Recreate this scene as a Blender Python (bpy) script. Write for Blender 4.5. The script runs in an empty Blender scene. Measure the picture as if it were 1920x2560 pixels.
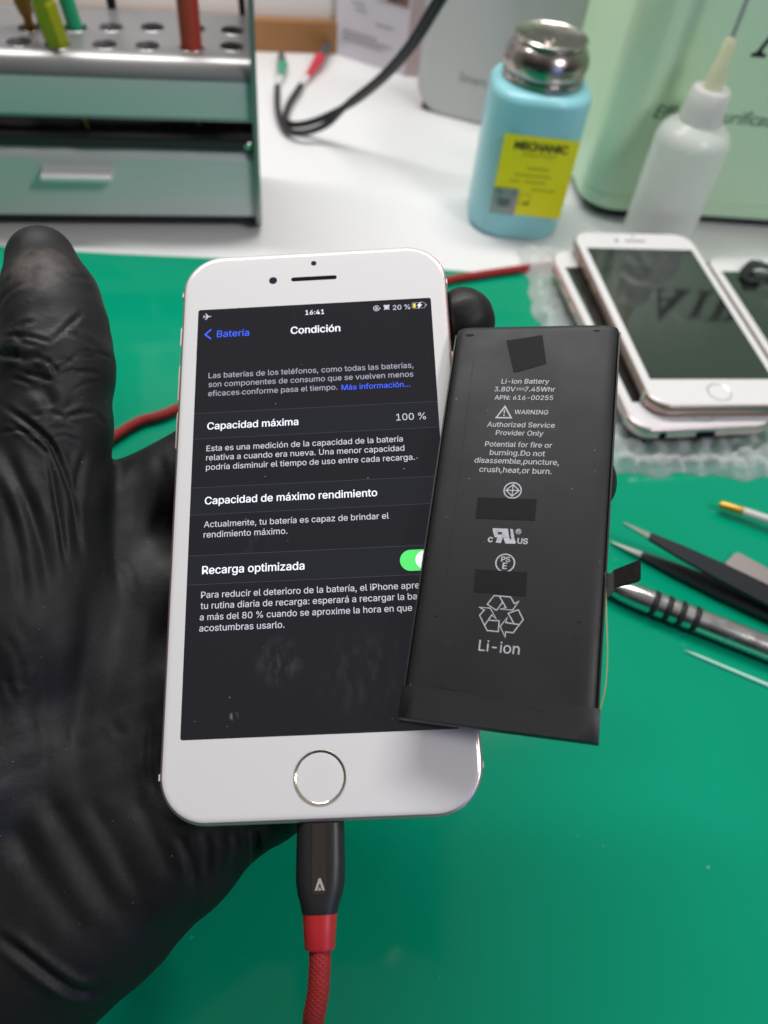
import bpy, bmesh, math, random
import numpy as np
from mathutils import Matrix, Vector

random.seed(7)
rng = np.random.default_rng(7)
S = bpy.context.scene
COL = S.collection
rad = math.radians

# ------------------------------------------------------------------ camera
F = 1940.0                      # focal length in photo pixels (photo 1920 x 2560)
CAMH = 0.237                    # camera height over the bench, metres
RC = np.array([[0.995699, 0.030413, 0.087518],
               [-0.032628, -0.768981, 0.638439],
               [0.086716, -0.638548, -0.764681]])   # rows: world axes in camera axes (right, down, forward)
C0 = np.array([0, 0, CAMH])
cd = bpy.data.cameras.new('camera')
cam = bpy.data.objects.new('camera', cd)
COL.objects.link(cam)
cr, cdn, cf = RC @ [1, 0, 0], RC @ [0, 1, 0], RC @ [0, 0, 1]
cam.matrix_world = Matrix(((cr[0], -cdn[0], -cf[0], 0), (cr[1], -cdn[1], -cf[1], 0),
                           (cr[2], -cdn[2], -cf[2], CAMH), (0, 0, 0, 1)))
cd.lens = 4.25
cd.sensor_fit = 'VERTICAL'
cd.sensor_height = 4.25 * 2560 / F
cd.sensor_width = cd.sensor_height * .75
cd.clip_start = 0.005
cd.clip_end = 50
cd.dof.use_dof = True
cd.dof.focus_distance = 0.175
cd.dof.aperture_fstop = 2.0
S.camera = cam

# ------------------------------------------------------------------ light
W = bpy.data.worlds.new('World')
S.world = W
W.use_nodes = True
nt = W.node_tree
bg = nt.nodes['Background']
tc = nt.nodes.new('ShaderNodeTexCoord')
sx = nt.nodes.new('ShaderNodeVectorMath')      # the room is brighter overhead and behind the bench, dark behind the photographer
sx.operation = 'DOT_PRODUCT'
sx.inputs[1].default_value = (.12, .48, .87)
rp = nt.nodes.new('ShaderNodeValToRGB')
mr = nt.nodes.new('ShaderNodeMapRange')
mr.inputs['From Min'].default_value = -1
mr.inputs['From Max'].default_value = 1
nt.links.new(tc.outputs['Generated'], sx.inputs[0])
nt.links.new(sx.outputs['Value'], mr.inputs['Value'])
nt.links.new(mr.outputs[0], rp.inputs[0])
nt.links.new(rp.outputs[0], bg.inputs[0])
e = rp.color_ramp.elements
e[0].position = .40; e[0].color = (.03, .03, .035, 1)
e[1].position = .95; e[1].color = (.62, .60, .60, 1)
m_ = rp.color_ramp.elements.new(.62); m_.color = (.26, .24, .235, 1)
bg.inputs['Strength'].default_value = .42


def area(name, loc, target, size, power, color=(1, 1, 1), size_y=None):
    l = bpy.data.lights.new(name, 'AREA')
    l.energy = power
    l.color = color
    l.size = size
    if size_y:
        l.shape = 'RECTANGLE'
        l.size_y = size_y
    o = bpy.data.objects.new(name, l)
    COL.objects.link(o)
    o.location = loc
    o.rotation_euler = (Vector(target) - Vector(loc)).to_track_quat('-Z', 'Y').to_euler()
    return o


area('front_lamp', (.47, -.16, .66), (.12, .36, .02), .14, 2.5, (1, .985, .96), .14)
area('bench_lamp', (-.06, .53, .77), (-.06, .25, 0), .78, 6.6, (1, .985, .97), .09)
area('window_light', (.45, -.45, .28), (0, .05, .08), .35, .75, (.36, .40, 1), .35)
S.view_settings.view_transform = 'Standard'
S.view_settings.look = 'None'
S.view_settings.exposure = 0.0
S.view_settings.gamma = 1
S.cycles.max_bounces = 10
S.cycles.transparent_max_bounces = 16
S.cycles.caustics_reflective = False
S.cycles.caustics_refractive = False


# ------------------------------------------------------------------ photo measurements -> bench positions
def ray(u, v):
    return RC @ np.array([(u - 960) / F, (v - 1280) / F, 1.0])


def atz(u, v, z=0.0):
    r = ray(u, v)
    return C0 + r * ((z - CAMH) / r[2])


def aty(u, v, y):
    r = ray(u, v)
    return C0 + r * (y / r[1])


PR = np.array([[0.990931, -0.039788, -0.128347], [-0.009479, 0.932079, -0.362131], [0.134038, 0.360064, 0.923249]])
PT = np.array([0.000096, 0.116385, 0.101356])
BR = np.array([[0.927189, 0.159163, -0.339099], [-0.255002, 0.931295, -0.260122], [0.274399, 0.327653, 0.904073]])
BT = np.array([0.042704, 0.10581, 0.113966])


def M4(R, t):
    return Matrix([[*map(float, R[i]), float(t[i])] for i in range(3)] + [[0, 0, 0, 1]])


def in_phone(u, v, z):          # photo point at height z (mm) over the phone's glass, in phone millimetres
    d = ray(u, v)
    n = PR[:, 2]
    o = PT + n * z / 1000
    k = ((o - C0) @ n) / (d @ n)
    return PR.T @ (C0 + d * k - PT) * 1000


# ------------------------------------------------------------------ materials
def mat(name, color, rough=.5, metal=0., spec=.5, bump=None, var=None, coat=0., trans=0., aniso=0., emit=None, estr=1., rvar=None, sss=0.):
    m = bpy.data.materials.new(name)
    m.use_nodes = True
    n = m.node_tree
    p = n.nodes['Principled BSDF']
    p.inputs['Base Color'].default_value = (*color, 1)
    p.inputs['Roughness'].default_value = rough
    p.inputs['Metallic'].default_value = metal
    p.inputs['Specular IOR Level'].default_value = spec
    if coat:
        p.inputs['Coat Weight'].default_value = coat
        p.inputs['Coat Roughness'].default_value = .04
    if trans:
        p.inputs['Transmission Weight'].default_value = trans
    if aniso:
        p.inputs['Anisotropic'].default_value = aniso
    if sss:
        p.inputs['Subsurface Weight'].default_value = sss
        p.inputs['Subsurface Radius'].default_value = (.004, .004, .004)
        p.inputs['Subsurface Scale'].default_value = 1
    if emit:
        p.inputs['Emission Color'].default_value = (*emit, 1)
        p.inputs['Emission Strength'].default_value = estr
    co = None
    if bump or var or rvar:
        co = n.nodes.new('ShaderNodeTexCoord')
    if bump:                      # (scale, strength, distance, stretch xyz)
        no = n.nodes.new('ShaderNodeTexNoise')
        no.inputs['Scale'].default_value = bump[0]
        no.inputs['Detail'].default_value = 5
        b = n.nodes.new('ShaderNodeBump')
        b.inputs['Strength'].default_value = bump[1]
        b.inputs['Distance'].default_value = bump[2]
        if len(bump) > 3:
            mp = n.nodes.new('ShaderNodeMapping')
            mp.inputs['Scale'].default_value = bump[3]
            n.links.new(co.outputs['Object'], mp.inputs[0])
            n.links.new(mp.outputs[0], no.inputs[0])
        else:
            n.links.new(co.outputs['Object'], no.inputs[0])
        n.links.new(no.outputs[0], b.inputs['Height'])
        n.links.new(b.outputs[0], p.inputs['Normal'])
    if var:                       # (scale, colour 2, low, high)
        no = n.nodes.new('ShaderNodeTexNoise')
        no.inputs['Scale'].default_value = var[0]
        no.inputs['Detail'].default_value = 4
        r = n.nodes.new('ShaderNodeValToRGB')
        r.color_ramp.elements[0].position = var[2]
        r.color_ramp.elements[1].position = var[3]
        r.color_ramp.elements[0].color = (*color, 1)
        r.color_ramp.elements[1].color = (*var[1], 1)
        n.links.new(co.outputs['Object'], no.inputs[0])
        n.links.new(no.outputs[0], r.inputs[0])
        n.links.new(r.outputs[0], p.inputs['Base Color'])
    if rvar:                      # (scale, rough low, rough high)
        no = n.nodes.new('ShaderNodeTexNoise')
        no.inputs['Scale'].default_value = rvar[0]
        no.inputs['Detail'].default_value = 3
        r = n.nodes.new('ShaderNodeMapRange')
        r.inputs['From Min'].default_value = .3
        r.inputs['From Max'].default_value = .7
        r.inputs['To Min'].default_value = rvar[1]
        r.inputs['To Max'].default_value = rvar[2]
        n.links.new(co.outputs['Object'], no.inputs[0])
        n.links.new(no.outputs[0], r.inputs[0])
        n.links.new(r.outputs[0], p.inputs['Roughness'])
    return m


def specks(m, scale, thr, color, amount=1.0):
    """small dust specks: bright dots where a fine noise peaks"""
    n = m.node_tree
    p = n.nodes['Principled BSDF']
    co = n.nodes.new('ShaderNodeTexCoord')
    no = n.nodes.new('ShaderNodeTexNoise')
    no.inputs['Scale'].default_value = scale
    no.inputs['Detail'].default_value = 1
    r = n.nodes.new('ShaderNodeMapRange')
    r.inputs['From Min'].default_value = thr
    r.inputs['From Max'].default_value = thr + .03
    r.inputs['To Max'].default_value = amount
    mx = n.nodes.new('ShaderNodeMix')
    mx.data_type = 'RGBA'
    src = p.inputs['Base Color']
    if src.is_linked:
        n.links.new(src.links[0].from_socket, mx.inputs[6])
    else:
        mx.inputs[6].default_value = src.default_value
    mx.inputs[7].default_value = (*color, 1)
    n.links.new(co.outputs['Object'], no.inputs[0])
    n.links.new(no.outputs[0], r.inputs[0])
    n.links.new(r.outputs[0], mx.inputs[0])
    n.links.new(mx.outputs[2], p.inputs['Base Color'])
    return m


def glow(name, color, s=1.0):
    m = bpy.data.materials.new(name)
    m.use_nodes = True
    p = m.node_tree.nodes['Principled BSDF']
    p.inputs['Base Color'].default_value = (*[c * .3 for c in color], 1)
    p.inputs['Roughness'].default_value = .1
    p.inputs['Emission Color'].default_value = (*color, 1)
    p.inputs['Emission Strength'].default_value = s
    return m


# ------------------------------------------------------------------ mesh builder
class MB:
    def __init__(s):
        s.v, s.f, s.m = [], [], []

    def add(s, vs, fs, mi=0):
        o = len(s.v)
        s.v += [tuple(map(float, p)) for p in vs]
        s.f += [tuple(i + o for i in f) for f in fs]
        s.m += [mi] * len(fs)

    def loft(s, loops, mi=0, cap0=True, cap1=True, closed=True):
        n = len(loops[0])
        vs = [p for l in loops for p in l]
        fs = []
        for k in range(len(loops) - 1):
            for i in range(n if closed else n - 1):
                j = (i + 1) % n
                fs.append((k * n + i, k * n + j, (k + 1) * n + j, (k + 1) * n + i))
        if cap0: fs.append(tuple(range(n - 1, -1, -1)))
        if cap1: fs.append(tuple((len(loops) - 1) * n + i for i in range(n)))
        s.add(vs, fs, mi)

    def rr(s, w, h, r, prof, cx=0, cy=0, mi=0, n=8, cap0=True, cap1=True):
        """rounded rectangle stacked through (z, inset) pairs, bottom to top"""
        s.loft([[(x, y, z) for x, y in rrect(w - 2 * i, h - 2 * i, max(r - i, .02), n, cx, cy)] for z, i in prof], mi, cap0, cap1)

    def box(s, x0, x1, y0, y1, z0, z1, mi=0):
        v = [(x, y, z) for z in (z0, z1) for y in (y0, y1) for x in (x0, x1)]
        s.add(v, [(0, 2, 3, 1), (4, 5, 7, 6), (0, 1, 5, 4), (1, 3, 7, 5), (3, 2, 6, 7), (2, 0, 4, 6)], mi)

    def lathe(s, prof, n=40, cx=0, cy=0, mi=0, cap0=True, cap1=True):
        s.loft([[(cx + r * math.cos(2 * math.pi * i / n), cy + r * math.sin(2 * math.pi * i / n), z) for i in range(n)] for r, z in prof], mi, cap0, cap1)

    def tube(s, pts, r, n=14, mi=0, cap=True):
        P = [Vector(p) for p in pts]
        rs = r if isinstance(r, (list, tuple, np.ndarray)) else [r] * len(P)
        T = [(P[min(i + 1, len(P) - 1)] - P[max(i - 1, 0)]).normalized() for i in range(len(P))]
        up = Vector((0, 0, 1)) if abs(T[0].z) < .9 else Vector((1, 0, 0))
        N = (up - T[0] * up.dot(T[0])).normalized()
        loops = []
        for p, t, q in zip(P, T, rs):
            N = (N - t * N.dot(t)).normalized()
            B = t.cross(N)
            loops.append([p + (N * math.cos(a) + B * math.sin(a)) * q for a in [2 * math.pi * k / n for k in range(n)]])
        s.loft(loops, mi, cap, cap)

    def poly(s, pts, z, mi=0):
        s.add([(x, y, z) for x, y in pts], [tuple(range(len(pts)))], mi)

    def slab(s, pts, z0, z1, mi=0):
        s.loft([[(x, y, z0) for x, y in pts], [(x, y, z1) for x, y in pts]], mi)

    def ring(s, cx, cy, r0, r1, z, mi=0, n=36, a0=0, a1=2 * math.pi):
        full = abs(a1 - a0) > 6.28
        k = n if full else n + 1
        a = [a0 + (a1 - a0) * i / n for i in range(k)]
        v = [(cx + r * math.cos(t), cy + r * math.sin(t), z) for r in (r0, r1) for t in a]
        s.add(v, [(i, (i + 1) % k, k + (i + 1) % k, k + i) for i in range(n)], mi)

    def stroke(s, pts, w, z, mi=0, closed=False):
        P = [Vector(p) for p in pts]
        n = len(P)
        L, Rr = [], []
        for i in range(n):
            a = P[i - 1] if (i > 0 or closed) else None
            b = P[(i + 1) % n] if (i < n - 1 or closed) else None
            d1 = (P[i] - a).normalized() if a is not None else None
            d2 = (b - P[i]).normalized() if b is not None else None
            if d1 is None: d1 = d2
            if d2 is None: d2 = d1
            n1, n2 = Vector((-d1.y, d1.x)), Vector((-d2.y, d2.x))
            mm = n1 + n2
            mm = n1 if mm.length < 1e-6 else mm.normalized()
            k = w / 2 / max(.45, mm.dot(n1))
            L.append(P[i] + mm * k)
            Rr.append(P[i] - mm * k)
        v = [(*p, z) for p in L] + [(*p, z) for p in Rr]
        s.add(v, [(i, n + i, n + (i + 1) % n, (i + 1) % n) for i in range(n if closed else n - 1)], mi)

    face = None

    def text(s, body, x, y, z, width=None, em=None, align='L', mi=0, bold=0., shear=0., xs=1.):
        cu = bpy.data.curves.new('t', 'FONT')
        cu.body = body
        if MB.face: cu.font = MB.face
        cu.size = 1
        cu.offset = 0 if MB.face else bold
        cu.shear = shear
        cu.resolution_u = 3
        o = bpy.data.objects.new('t', cu)
        COL.objects.link(o)
        bpy.context.view_layer.update()
        dg = bpy.context.evaluated_depsgraph_get()
        me = bpy.data.meshes.new_from_object(o.evaluated_get(dg))
        P = np.array([v.co[:] for v in me.vertices])
        fs = [tuple(p.vertices) for p in me.polygons]
        bpy.data.objects.remove(o)
        bpy.data.meshes.remove(me)
        bpy.data.curves.remove(cu)
        x0, x1 = P[:, 0].min(), P[:, 0].max()
        k = width / (x1 - x0) if width else em
        kx = k * xs
        off = {'L': -x0, 'C': -(x0 + x1) / 2, 'R': -x1}[align]
        sh = [(0, 0)]
        if MB.face and bold:       # heavier strokes: the same letters again, shifted by a hair
            sh = [(-bold, -bold * .4), (bold, bold * .4), (0, bold * .6), (0, -bold * .6)]
        for q, (dx, dy) in enumerate(sh):
            s.add([(x + (p[0] + off + dx) * kx, y + (p[1] + dy) * k, z + q * .0015) for p in P], fs, mi)
        return k

    def xform(s, M, start=0):
        s.v[start:] = [tuple(M @ Vector(p)) for p in s.v[start:]]

    def build(s, name, mats, parent=None, smooth=35, scale=1.0, M=None, world=None):
        me = bpy.data.meshes.new(name)
        v = s.v
        if M is not None: v = [tuple(M @ Vector(p)) for p in v]
        if scale != 1.0: v = [(a * scale, b * scale, c * scale) for a, b, c in v]
        me.from_pydata(v, [], s.f)
        for m in (mats if isinstance(mats, (list, tuple)) else [mats]): me.materials.append(m)
        me.polygons.foreach_set('material_index', s.m)
        bm = bmesh.new()
        bm.from_mesh(me)
        bmesh.ops.recalc_face_normals(bm, faces=[f for f in bm.faces])
        bm.to_mesh(me)
        bm.free()
        if smooth:
            me.polygons.foreach_set('use_smooth', [True] * len(me.polygons))
            me.set_sharp_from_angle(angle=rad(smooth))
        me.update()
        o = bpy.data.objects.new(name, me)
        COL.objects.link(o)
        if parent is not None: o.parent = parent
        if world is not None: o.matrix_world = world
        return o


def rrect(w, h, r, n=8, cx=0, cy=0):
    pts = []
    for qx, qy, a in ((1, 1, 0), (-1, 1, 90), (-1, -1, 180), (1, -1, 270)):
        for i in range(n + 1):
            t = rad(a + 90 * i / n)
            pts.append((cx + qx * (w / 2 - r) + r * math.cos(t), cy + qy * (h / 2 - r) + r * math.sin(t)))
    return pts


def thing(name, label, cat, M=None, group=None):
    o = bpy.data.objects.new(name, None)
    o.empty_display_size = .01
    COL.objects.link(o)
    if M is not None: o.matrix_world = M
    o['label'] = label
    o['category'] = cat
    if group: o['group'] = group
    return o


def tag(o, label, cat, group=None):
    o['label'] = label
    o['category'] = cat
    if group: o['group'] = group
    return o


def spline(P, k=10):
    P = [np.array(p, float) for p in P]
    Q = [2 * P[0] - P[1]] + P + [2 * P[-1] - P[-2]]
    out = []
    for i in range(1, len(Q) - 2):
        a, b, c, d = Q[i - 1:i + 3]
        for t in np.linspace(0, 1, k, endpoint=False):
            out.append(.5 * (2 * b + (c - a) * t + (2 * a - 5 * b + 4 * c - d) * t * t + (3 * b - a - 3 * c + d) * t ** 3))
    out.append(P[-1])
    return out


MM = .001
# ------------------------------------------------------------------ shared materials
m_white_glass = mat('white_glass', (.74, .725, .725), .12, spec=.5, coat=.6)
m_rose = mat('rose_gold_metal', (.82, .57, .56), .32, .85, bump=(4000, .05, .0001))
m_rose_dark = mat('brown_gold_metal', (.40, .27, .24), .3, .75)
m_silver_band = mat('antenna_band', (.75, .73, .73), .45)
m_black_hole = mat('black_hole', (.004, .004, .005), .85, spec=.15)
m_lens = mat('lens_glass', (.008, .008, .03), .05, coat=1)
m_ring = mat('ring_metal', (.95, .84, .68), .13, 1.)
m_ring_dull = mat('pale_ring', (.62, .60, .58), .3, .7)
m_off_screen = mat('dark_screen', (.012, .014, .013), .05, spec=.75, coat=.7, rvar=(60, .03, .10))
m_screen = specks(mat('lit_screen', (.006, .006, .008), .08, spec=.5, emit=(.0085, .0078, .0105), estr=1, rvar=(90, .05, .1)), 700, .775, (.35, .35, .37), .6)
def smudge(m, spots, scale=320):
    n = m.node_tree
    p = n.nodes['Principled BSDF']
    co = n.nodes.new('ShaderNodeTexCoord')
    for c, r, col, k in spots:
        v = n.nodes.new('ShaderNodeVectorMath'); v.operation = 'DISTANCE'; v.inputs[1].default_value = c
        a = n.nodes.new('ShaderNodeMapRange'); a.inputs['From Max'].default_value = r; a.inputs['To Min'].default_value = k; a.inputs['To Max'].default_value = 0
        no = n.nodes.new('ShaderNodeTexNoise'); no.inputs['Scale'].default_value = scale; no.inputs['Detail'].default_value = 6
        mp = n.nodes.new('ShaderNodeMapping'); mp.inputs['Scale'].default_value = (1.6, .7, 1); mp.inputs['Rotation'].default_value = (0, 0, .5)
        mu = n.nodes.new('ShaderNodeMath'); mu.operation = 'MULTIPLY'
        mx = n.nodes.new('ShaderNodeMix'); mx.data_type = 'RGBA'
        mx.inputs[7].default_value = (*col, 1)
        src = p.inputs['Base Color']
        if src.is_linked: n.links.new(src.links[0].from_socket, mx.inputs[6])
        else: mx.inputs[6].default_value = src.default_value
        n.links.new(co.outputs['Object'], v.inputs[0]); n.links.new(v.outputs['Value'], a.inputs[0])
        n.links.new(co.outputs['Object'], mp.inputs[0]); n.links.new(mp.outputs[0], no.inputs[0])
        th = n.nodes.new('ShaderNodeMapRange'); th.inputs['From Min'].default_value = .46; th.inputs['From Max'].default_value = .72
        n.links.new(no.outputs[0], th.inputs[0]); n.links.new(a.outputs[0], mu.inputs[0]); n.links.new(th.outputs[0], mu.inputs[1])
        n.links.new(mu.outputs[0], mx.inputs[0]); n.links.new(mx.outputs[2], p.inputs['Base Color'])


smudge(m_screen, [((-.0085, -.0365, 0), .006, (.12, .12, .12), .55), ((-.014, -.0105, 0), .004, (.1, .1, .1), .3), ((.010, -.040, 0), .012, (.06, .06, .07), .35), ((-.018, -.0475, 0), .0011, (.30, .28, .25), 2.2)])
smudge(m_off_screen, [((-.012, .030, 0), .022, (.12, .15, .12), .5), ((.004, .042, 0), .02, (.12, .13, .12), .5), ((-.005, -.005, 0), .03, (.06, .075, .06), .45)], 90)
g_row = glow('row_band', (.0125, .0128, .019))
g_line = glow('row_line', (.06, .06, .07))
g_white = glow('bright_text', (.86, .87, .96))
g_grey = glow('grey_text', (.34, .35, .42))
g_grey2 = glow('pale_text', (.52, .53, .60))
g_blue = glow('blue_text', (.055, .13, .95))
g_green = glow('toggle_green', (.10, .78, .16))
g_yellow = glow('yellow_charge', (.75, .66, .07))

# ------------------------------------------------------------------ the setting
m_desk = mat('desk_white', (.76, .755, .75), .38, bump=(900, .03, .0004), rvar=(25, .32, .46))
b = MB()
b.box(-1.2, 1.2, -.9, .93, -.03, -.0012)
desk = b.build('desk', m_desk, smooth=0)
desk['kind'] = 'structure'
Mw = Matrix.Translation((-.02, .668, 0)) @ Matrix.Rotation(rad(7), 4, 'Z')
b = MB(); b.box(-1.0, 1.0, 0, .04, -.0012, .42)
m_wall = mat('wall_paint', (.72, .70, .69), .6, bump=(400, .1, .0005))
wall = b.build('wall', m_wall, smooth=0, world=Mw)
wall['kind'] = 'structure'
m_wood = mat('wood_board', (.36, .17, .055), .45, var=(14, (.24, .10, .03), .35, .65), bump=(120, .2, .0004, (1, 12, 12)))
b = MB(); b.box(-1.0, .05, -.009, -.0005, -.001, .0205)
wood = b.build('wood_trim', m_wood, smooth=0, world=Mw)
wood['kind'] = 'structure'

# green mat with a slightly wavy back edge
m_mat = mat('green_rubber', (.001, .278, .150), .12, spec=.24, rvar=(16, .085, .14), bump=(45, .035, .0009), var=(9, (.002, .300, .167), .40, .68))
m_mat = specks(m_mat, 420, .78, (.16, .5, .38), .5)
b = MB()
xs = np.linspace(-.55, .55, 60)
edge = [(x, .3705 + .0018 * math.sin(x * 21 + 1.0) + (.002 if x > .1 else 0)) for x in xs]
loop = [(.55, -.45), *[(x, y) for x, y in edge[::-1]], (-.55, -.45)]
b.loft([[(x, y, z) for x, y in loop] for z in (-.0012, 0)], 0)
tag(b.build('work_mat', m_mat, smooth=20), 'glossy green rubber repair mat covering the front of the white bench', 'mat')


# ------------------------------------------------------------------ smartphones
def build_phone(M, label, cat='smartphone', group=None, frame=m_rose, screen=m_off_screen, ring=m_ring_dull, jack=False):
    t = thing('smartphone', label, cat, M, group)
    b = MB()
    b.rr(67.2, 137.2, 10.2, [(-7.1, 2.4), (-6.7, 1.15), (-5.8, .32), (-4.6, .05), (-3.4, 0), (-2.0, .03), (-1.1, .14), (-.66, .40), (-.5, .75)], cy=-.45, n=14)
    fr = b.build('frame', frame, t, scale=MM)
    # antenna bands wrap the sides near the corners
    for sx_ in (-1, 1):
        for yy in (57.2, -59.2):
            b = MB()
            x = sx_ * 33.5
            b.rr(.5, 1.5, .1, [(-6.2, .12), (-5.4, 0), (-1.3, 0), (-.9, .12)], cx=x, cy=yy, n=2)
            b.build('antenna_band', m_silver_band, t, scale=MM)
    b = MB()
    b.rr(65.7, 135.7, 9.5, [(-.56, .06), (-.40, 0), (-.22, .1), (-.09, .38), (-.03, .8), (0, 1.4)], cy=-.45, n=14)
    b.build('front_panel', m_white_glass, t, scale=MM)
    b = MB()
    b.rr(58.4, 103.9, .5, [(-.05, 0), (.03, 0)], n=3)
    sc = b.build('screen', screen, t, scale=MM, smooth=20)
    b = MB()
    b.lathe([(4.86, -.1), (4.86, .012), (4.6, .03), (2.5, -.01), (.5, -.02)], 48, 0, -60.4)
    hb = b.build('home_button', m_white_glass, t, scale=MM)
    b = MB()
    n = 64
    prof = [(4.87, -.05), (4.89, .0), (5.26, .20), (5.38, .21), (5.46, .12), (5.5, -.05)]
    b.loft([[(r * math.cos(2 * math.pi * i / n), -60.4 + r * math.sin(2 * math.pi * i / n), z) for i in range(n)] for r, z in prof], cap0=False, cap1=False)
    b.build('ring', ring, hb, scale=MM)
    b = MB()
    b.slab(rrect(11.6, 1.15, .56, 6, 0, 59.5), -.05, .03)
    b.build('earpiece', m_black_hole, t, scale=MM)
    b = MB(); b.lathe([(1.05, -.05), (1.02, .035), (.3, .05)], 24, -10.4, 59.5)
    b.build('front_camera', m_lens, t, scale=MM)
    b = MB(); b.lathe([(.72, -.05), (.7, .035), (.2, .045)], 20, 0, 64.0)
    b.build('proximity_sensor', m_lens, t, scale=MM)
    for y, l, nm in ((46.2, 5.4, 'mute_switch'), (33.2, 9.8, 'volume_button'), (20.4, 9.8, 'volume_button')):
        b = MB()
        b.slab(rrect(1.6, l, .5, 4, -33.4, y), -4.6, -2.6)
        b.build(nm, frame, t, scale=MM)
    b = MB(); b.slab(rrect(1.4, 10, .5, 4, 33.4, 33), -4.6, -2.6)
    b.build('power_button', frame, t, scale=MM)
    if jack:                       # ports in the lower edge
        b = MB()
        b.rr(9, 2.8, 1.3, [(0, 0), (.25, 0)], n=4)
        b.build('charging_port', m_black_hole, t, scale=MM, M=Matrix.Translation((0, -69.1, -3.9)) @ Matrix.Rotation(rad(90), 4, 'X'))
        b = MB(); b.lathe([(1.75, 0), (1.75, .25)], 20)
        b.build('headphone_jack', m_black_hole, t, scale=MM, M=Matrix.Translation((-20, -69.1, -3.9)) @ Matrix.Rotation(rad(90), 4, 'X'))
    return t, sc


PM = M4(PR, PT)
phone, scr = build_phone(PM, 'white smartphone with its screen lit, held in the black glove', frame=m_rose, screen=m_screen, ring=m_ring)

# interface of the lit screen
try:
    UI_FONT = bpy.data.fonts.load(bpy.utils.system_resource('DATAFILES') + '/fonts/Inter.woff2')   # Blender's own interface font
except Exception:
    UI_FONT = None
MB.face = UI_FONT
b = MB()
Z1, Z2, Z3 = .036, .042, .05
for y1, y0 in ((23.3, 16.6), (4.27, -2.34), (-12.07, -18.76)):
    b.slab([(-29.15, y0), (29.15, y0), (29.15, y1), (-29.15, y1)], .02, Z1, 0)
    for y in (y0, y1):
        b.poly([(-29.15, y - .04), (29.15, y - .04), (29.15, y + .04), (-29.15, y + .04)], Z2, 1)
b.build('row_band', [g_row, g_line], scr, smooth=0, scale=MM)
b = MB()
W_, G1, G2, BL_, YE = 0, 1, 2, 3, 4
b.text('16:41', -2.25, 48.93, Z3, 4.72, mi=W_, bold=.006)
b.text('20 %', 19.64, 49.0, Z3, 4.27, mi=G2, bold=.008)
b.text('Batería', -24.29, 43.88, Z3, 8.0, mi=BL_, bold=.004)
b.stroke([(-25.8, 46.2), (-27.25, 44.85), (-25.75, 43.5)], .38, Z3, BL_)
b.text('Condición', -5.87, 43.74, Z3, 12.2, mi=W_, bold=.016)
k13 = b.text('Las baterías de los teléfonos, como todas las baterías,', -26.03, 32.6, Z3, 49.9, mi=G1, bold=.004)
b.text('son componentes de consumo que se vuelven menos', -25.95, 30.2, Z3, em=k13, mi=G1, bold=.004)
b.text('eficaces conforme pasa el tiempo.', -25.96, 27.75, Z3, 31.3, mi=G1, bold=.004)
b.text('Más información...', 6.37, 27.55, Z3, 16.5, mi=BL_, bold=.006)
b.text('Capacidad máxima', -25.86, 18.95, Z3, 21.7, mi=W_, bold=.012)
b.text('100 %', 19.15, 18.8, Z3, 7.0, mi=G2, bold=.002)
k13 = b.text('Esta es una medición de la capacidad de la batería', -25.87, 13.35, Z3, 46.3, mi=G2, bold=.004)
b.text('relativa a cuando era nueva. Una menor capacidad', -25.88, 11.0, Z3, em=k13, mi=G2, bold=.004)
b.text('podría disminuir el tiempo de uso entre cada recarga.', -25.83, 8.6, Z3, 48.8, mi=G2, bold=.004)
b.text('Capacidad de máximo rendimiento', -25.78, .1, Z3, 39.7, mi=W_, bold=.012)
b.text('Actualmente, tu batería es capaz de brindar el', -25.82, -5.45, Z3, 42.2, mi=G2, bold=.004)
b.text('rendimiento máximo.', -25.82, -7.9, Z3, 19.1, mi=G2, bold=.004)
b.text('Recarga optimizada', -25.83, -16.4, Z3, 22.9, mi=W_, bold=.012)
b.text('Para reducir el deterioro de la batería, el iPhone aprende', -25.89, -21.85, Z3, em=k13, mi=G2, bold=.004)
b.text('tu rutina diaria de recarga: esperará a recargar la batería', -25.92, -24.3, Z3, em=k13, mi=G2, bold=.004)
b.text('a más del 80 % cuando se aproxime la hora en que', -26.01, -26.8, Z3, 46.6, mi=G2, bold=.004)
b.text('acostumbras usarlo.', -26.03, -29.25, Z3, 18.67, mi=G2, bold=.004)
# status icons: aeroplane, rotation lock, alarm, battery
ax, ay = -26.85, 49.94
b.poly([(ax - .95, ay - .1), (ax + .8, ay - .12), (ax + 1.0, ay), (ax + .8, ay + .12), (ax - .95, ay + .1)], Z3, G2)
b.poly([(ax + .35, ay + .1), (ax - .35, ay + .9), (ax - .6, ay + .9), (ax - .15, ay + .1)], Z3, G2)
b.poly([(ax + .35, ay - .1), (ax - .15, ay - .1), (ax - .6, ay - .9), (ax - .35, ay - .9)], Z3, G2)
b.poly([(ax - .7, ay + .1), (ax - .95, ay + .42), (ax - 1.1, ay + .42), (ax - .95, ay + .1)], Z3, G2)
b.poly([(ax - .7, ay - .1), (ax - .95, ay - .1), (ax - 1.1, ay - .42), (ax - .95, ay - .42)], Z3, G2)
lx, ly = 15.55, 49.7
b.ring(lx, ly, .6, .8, Z3, G2, 28, rad(30), rad(340))
b.poly([(lx + .5, ly + .1), (lx + 1.05, ly + .1), (lx + .78, ly - .3)], Z3, G2)
b.poly([(lx - .3, ly - .32), (lx + .3, ly - .32), (lx + .3, ly + .08), (lx - .3, ly + .08)], Z3, G2)
b.ring(lx, ly + .1, .15, .26, Z3 + .001, G2, 12, 0, math.pi)
lx, ly = 18.08, 49.85
b.ring(lx, ly, .0, .62, Z3, G2, 24)
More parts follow.
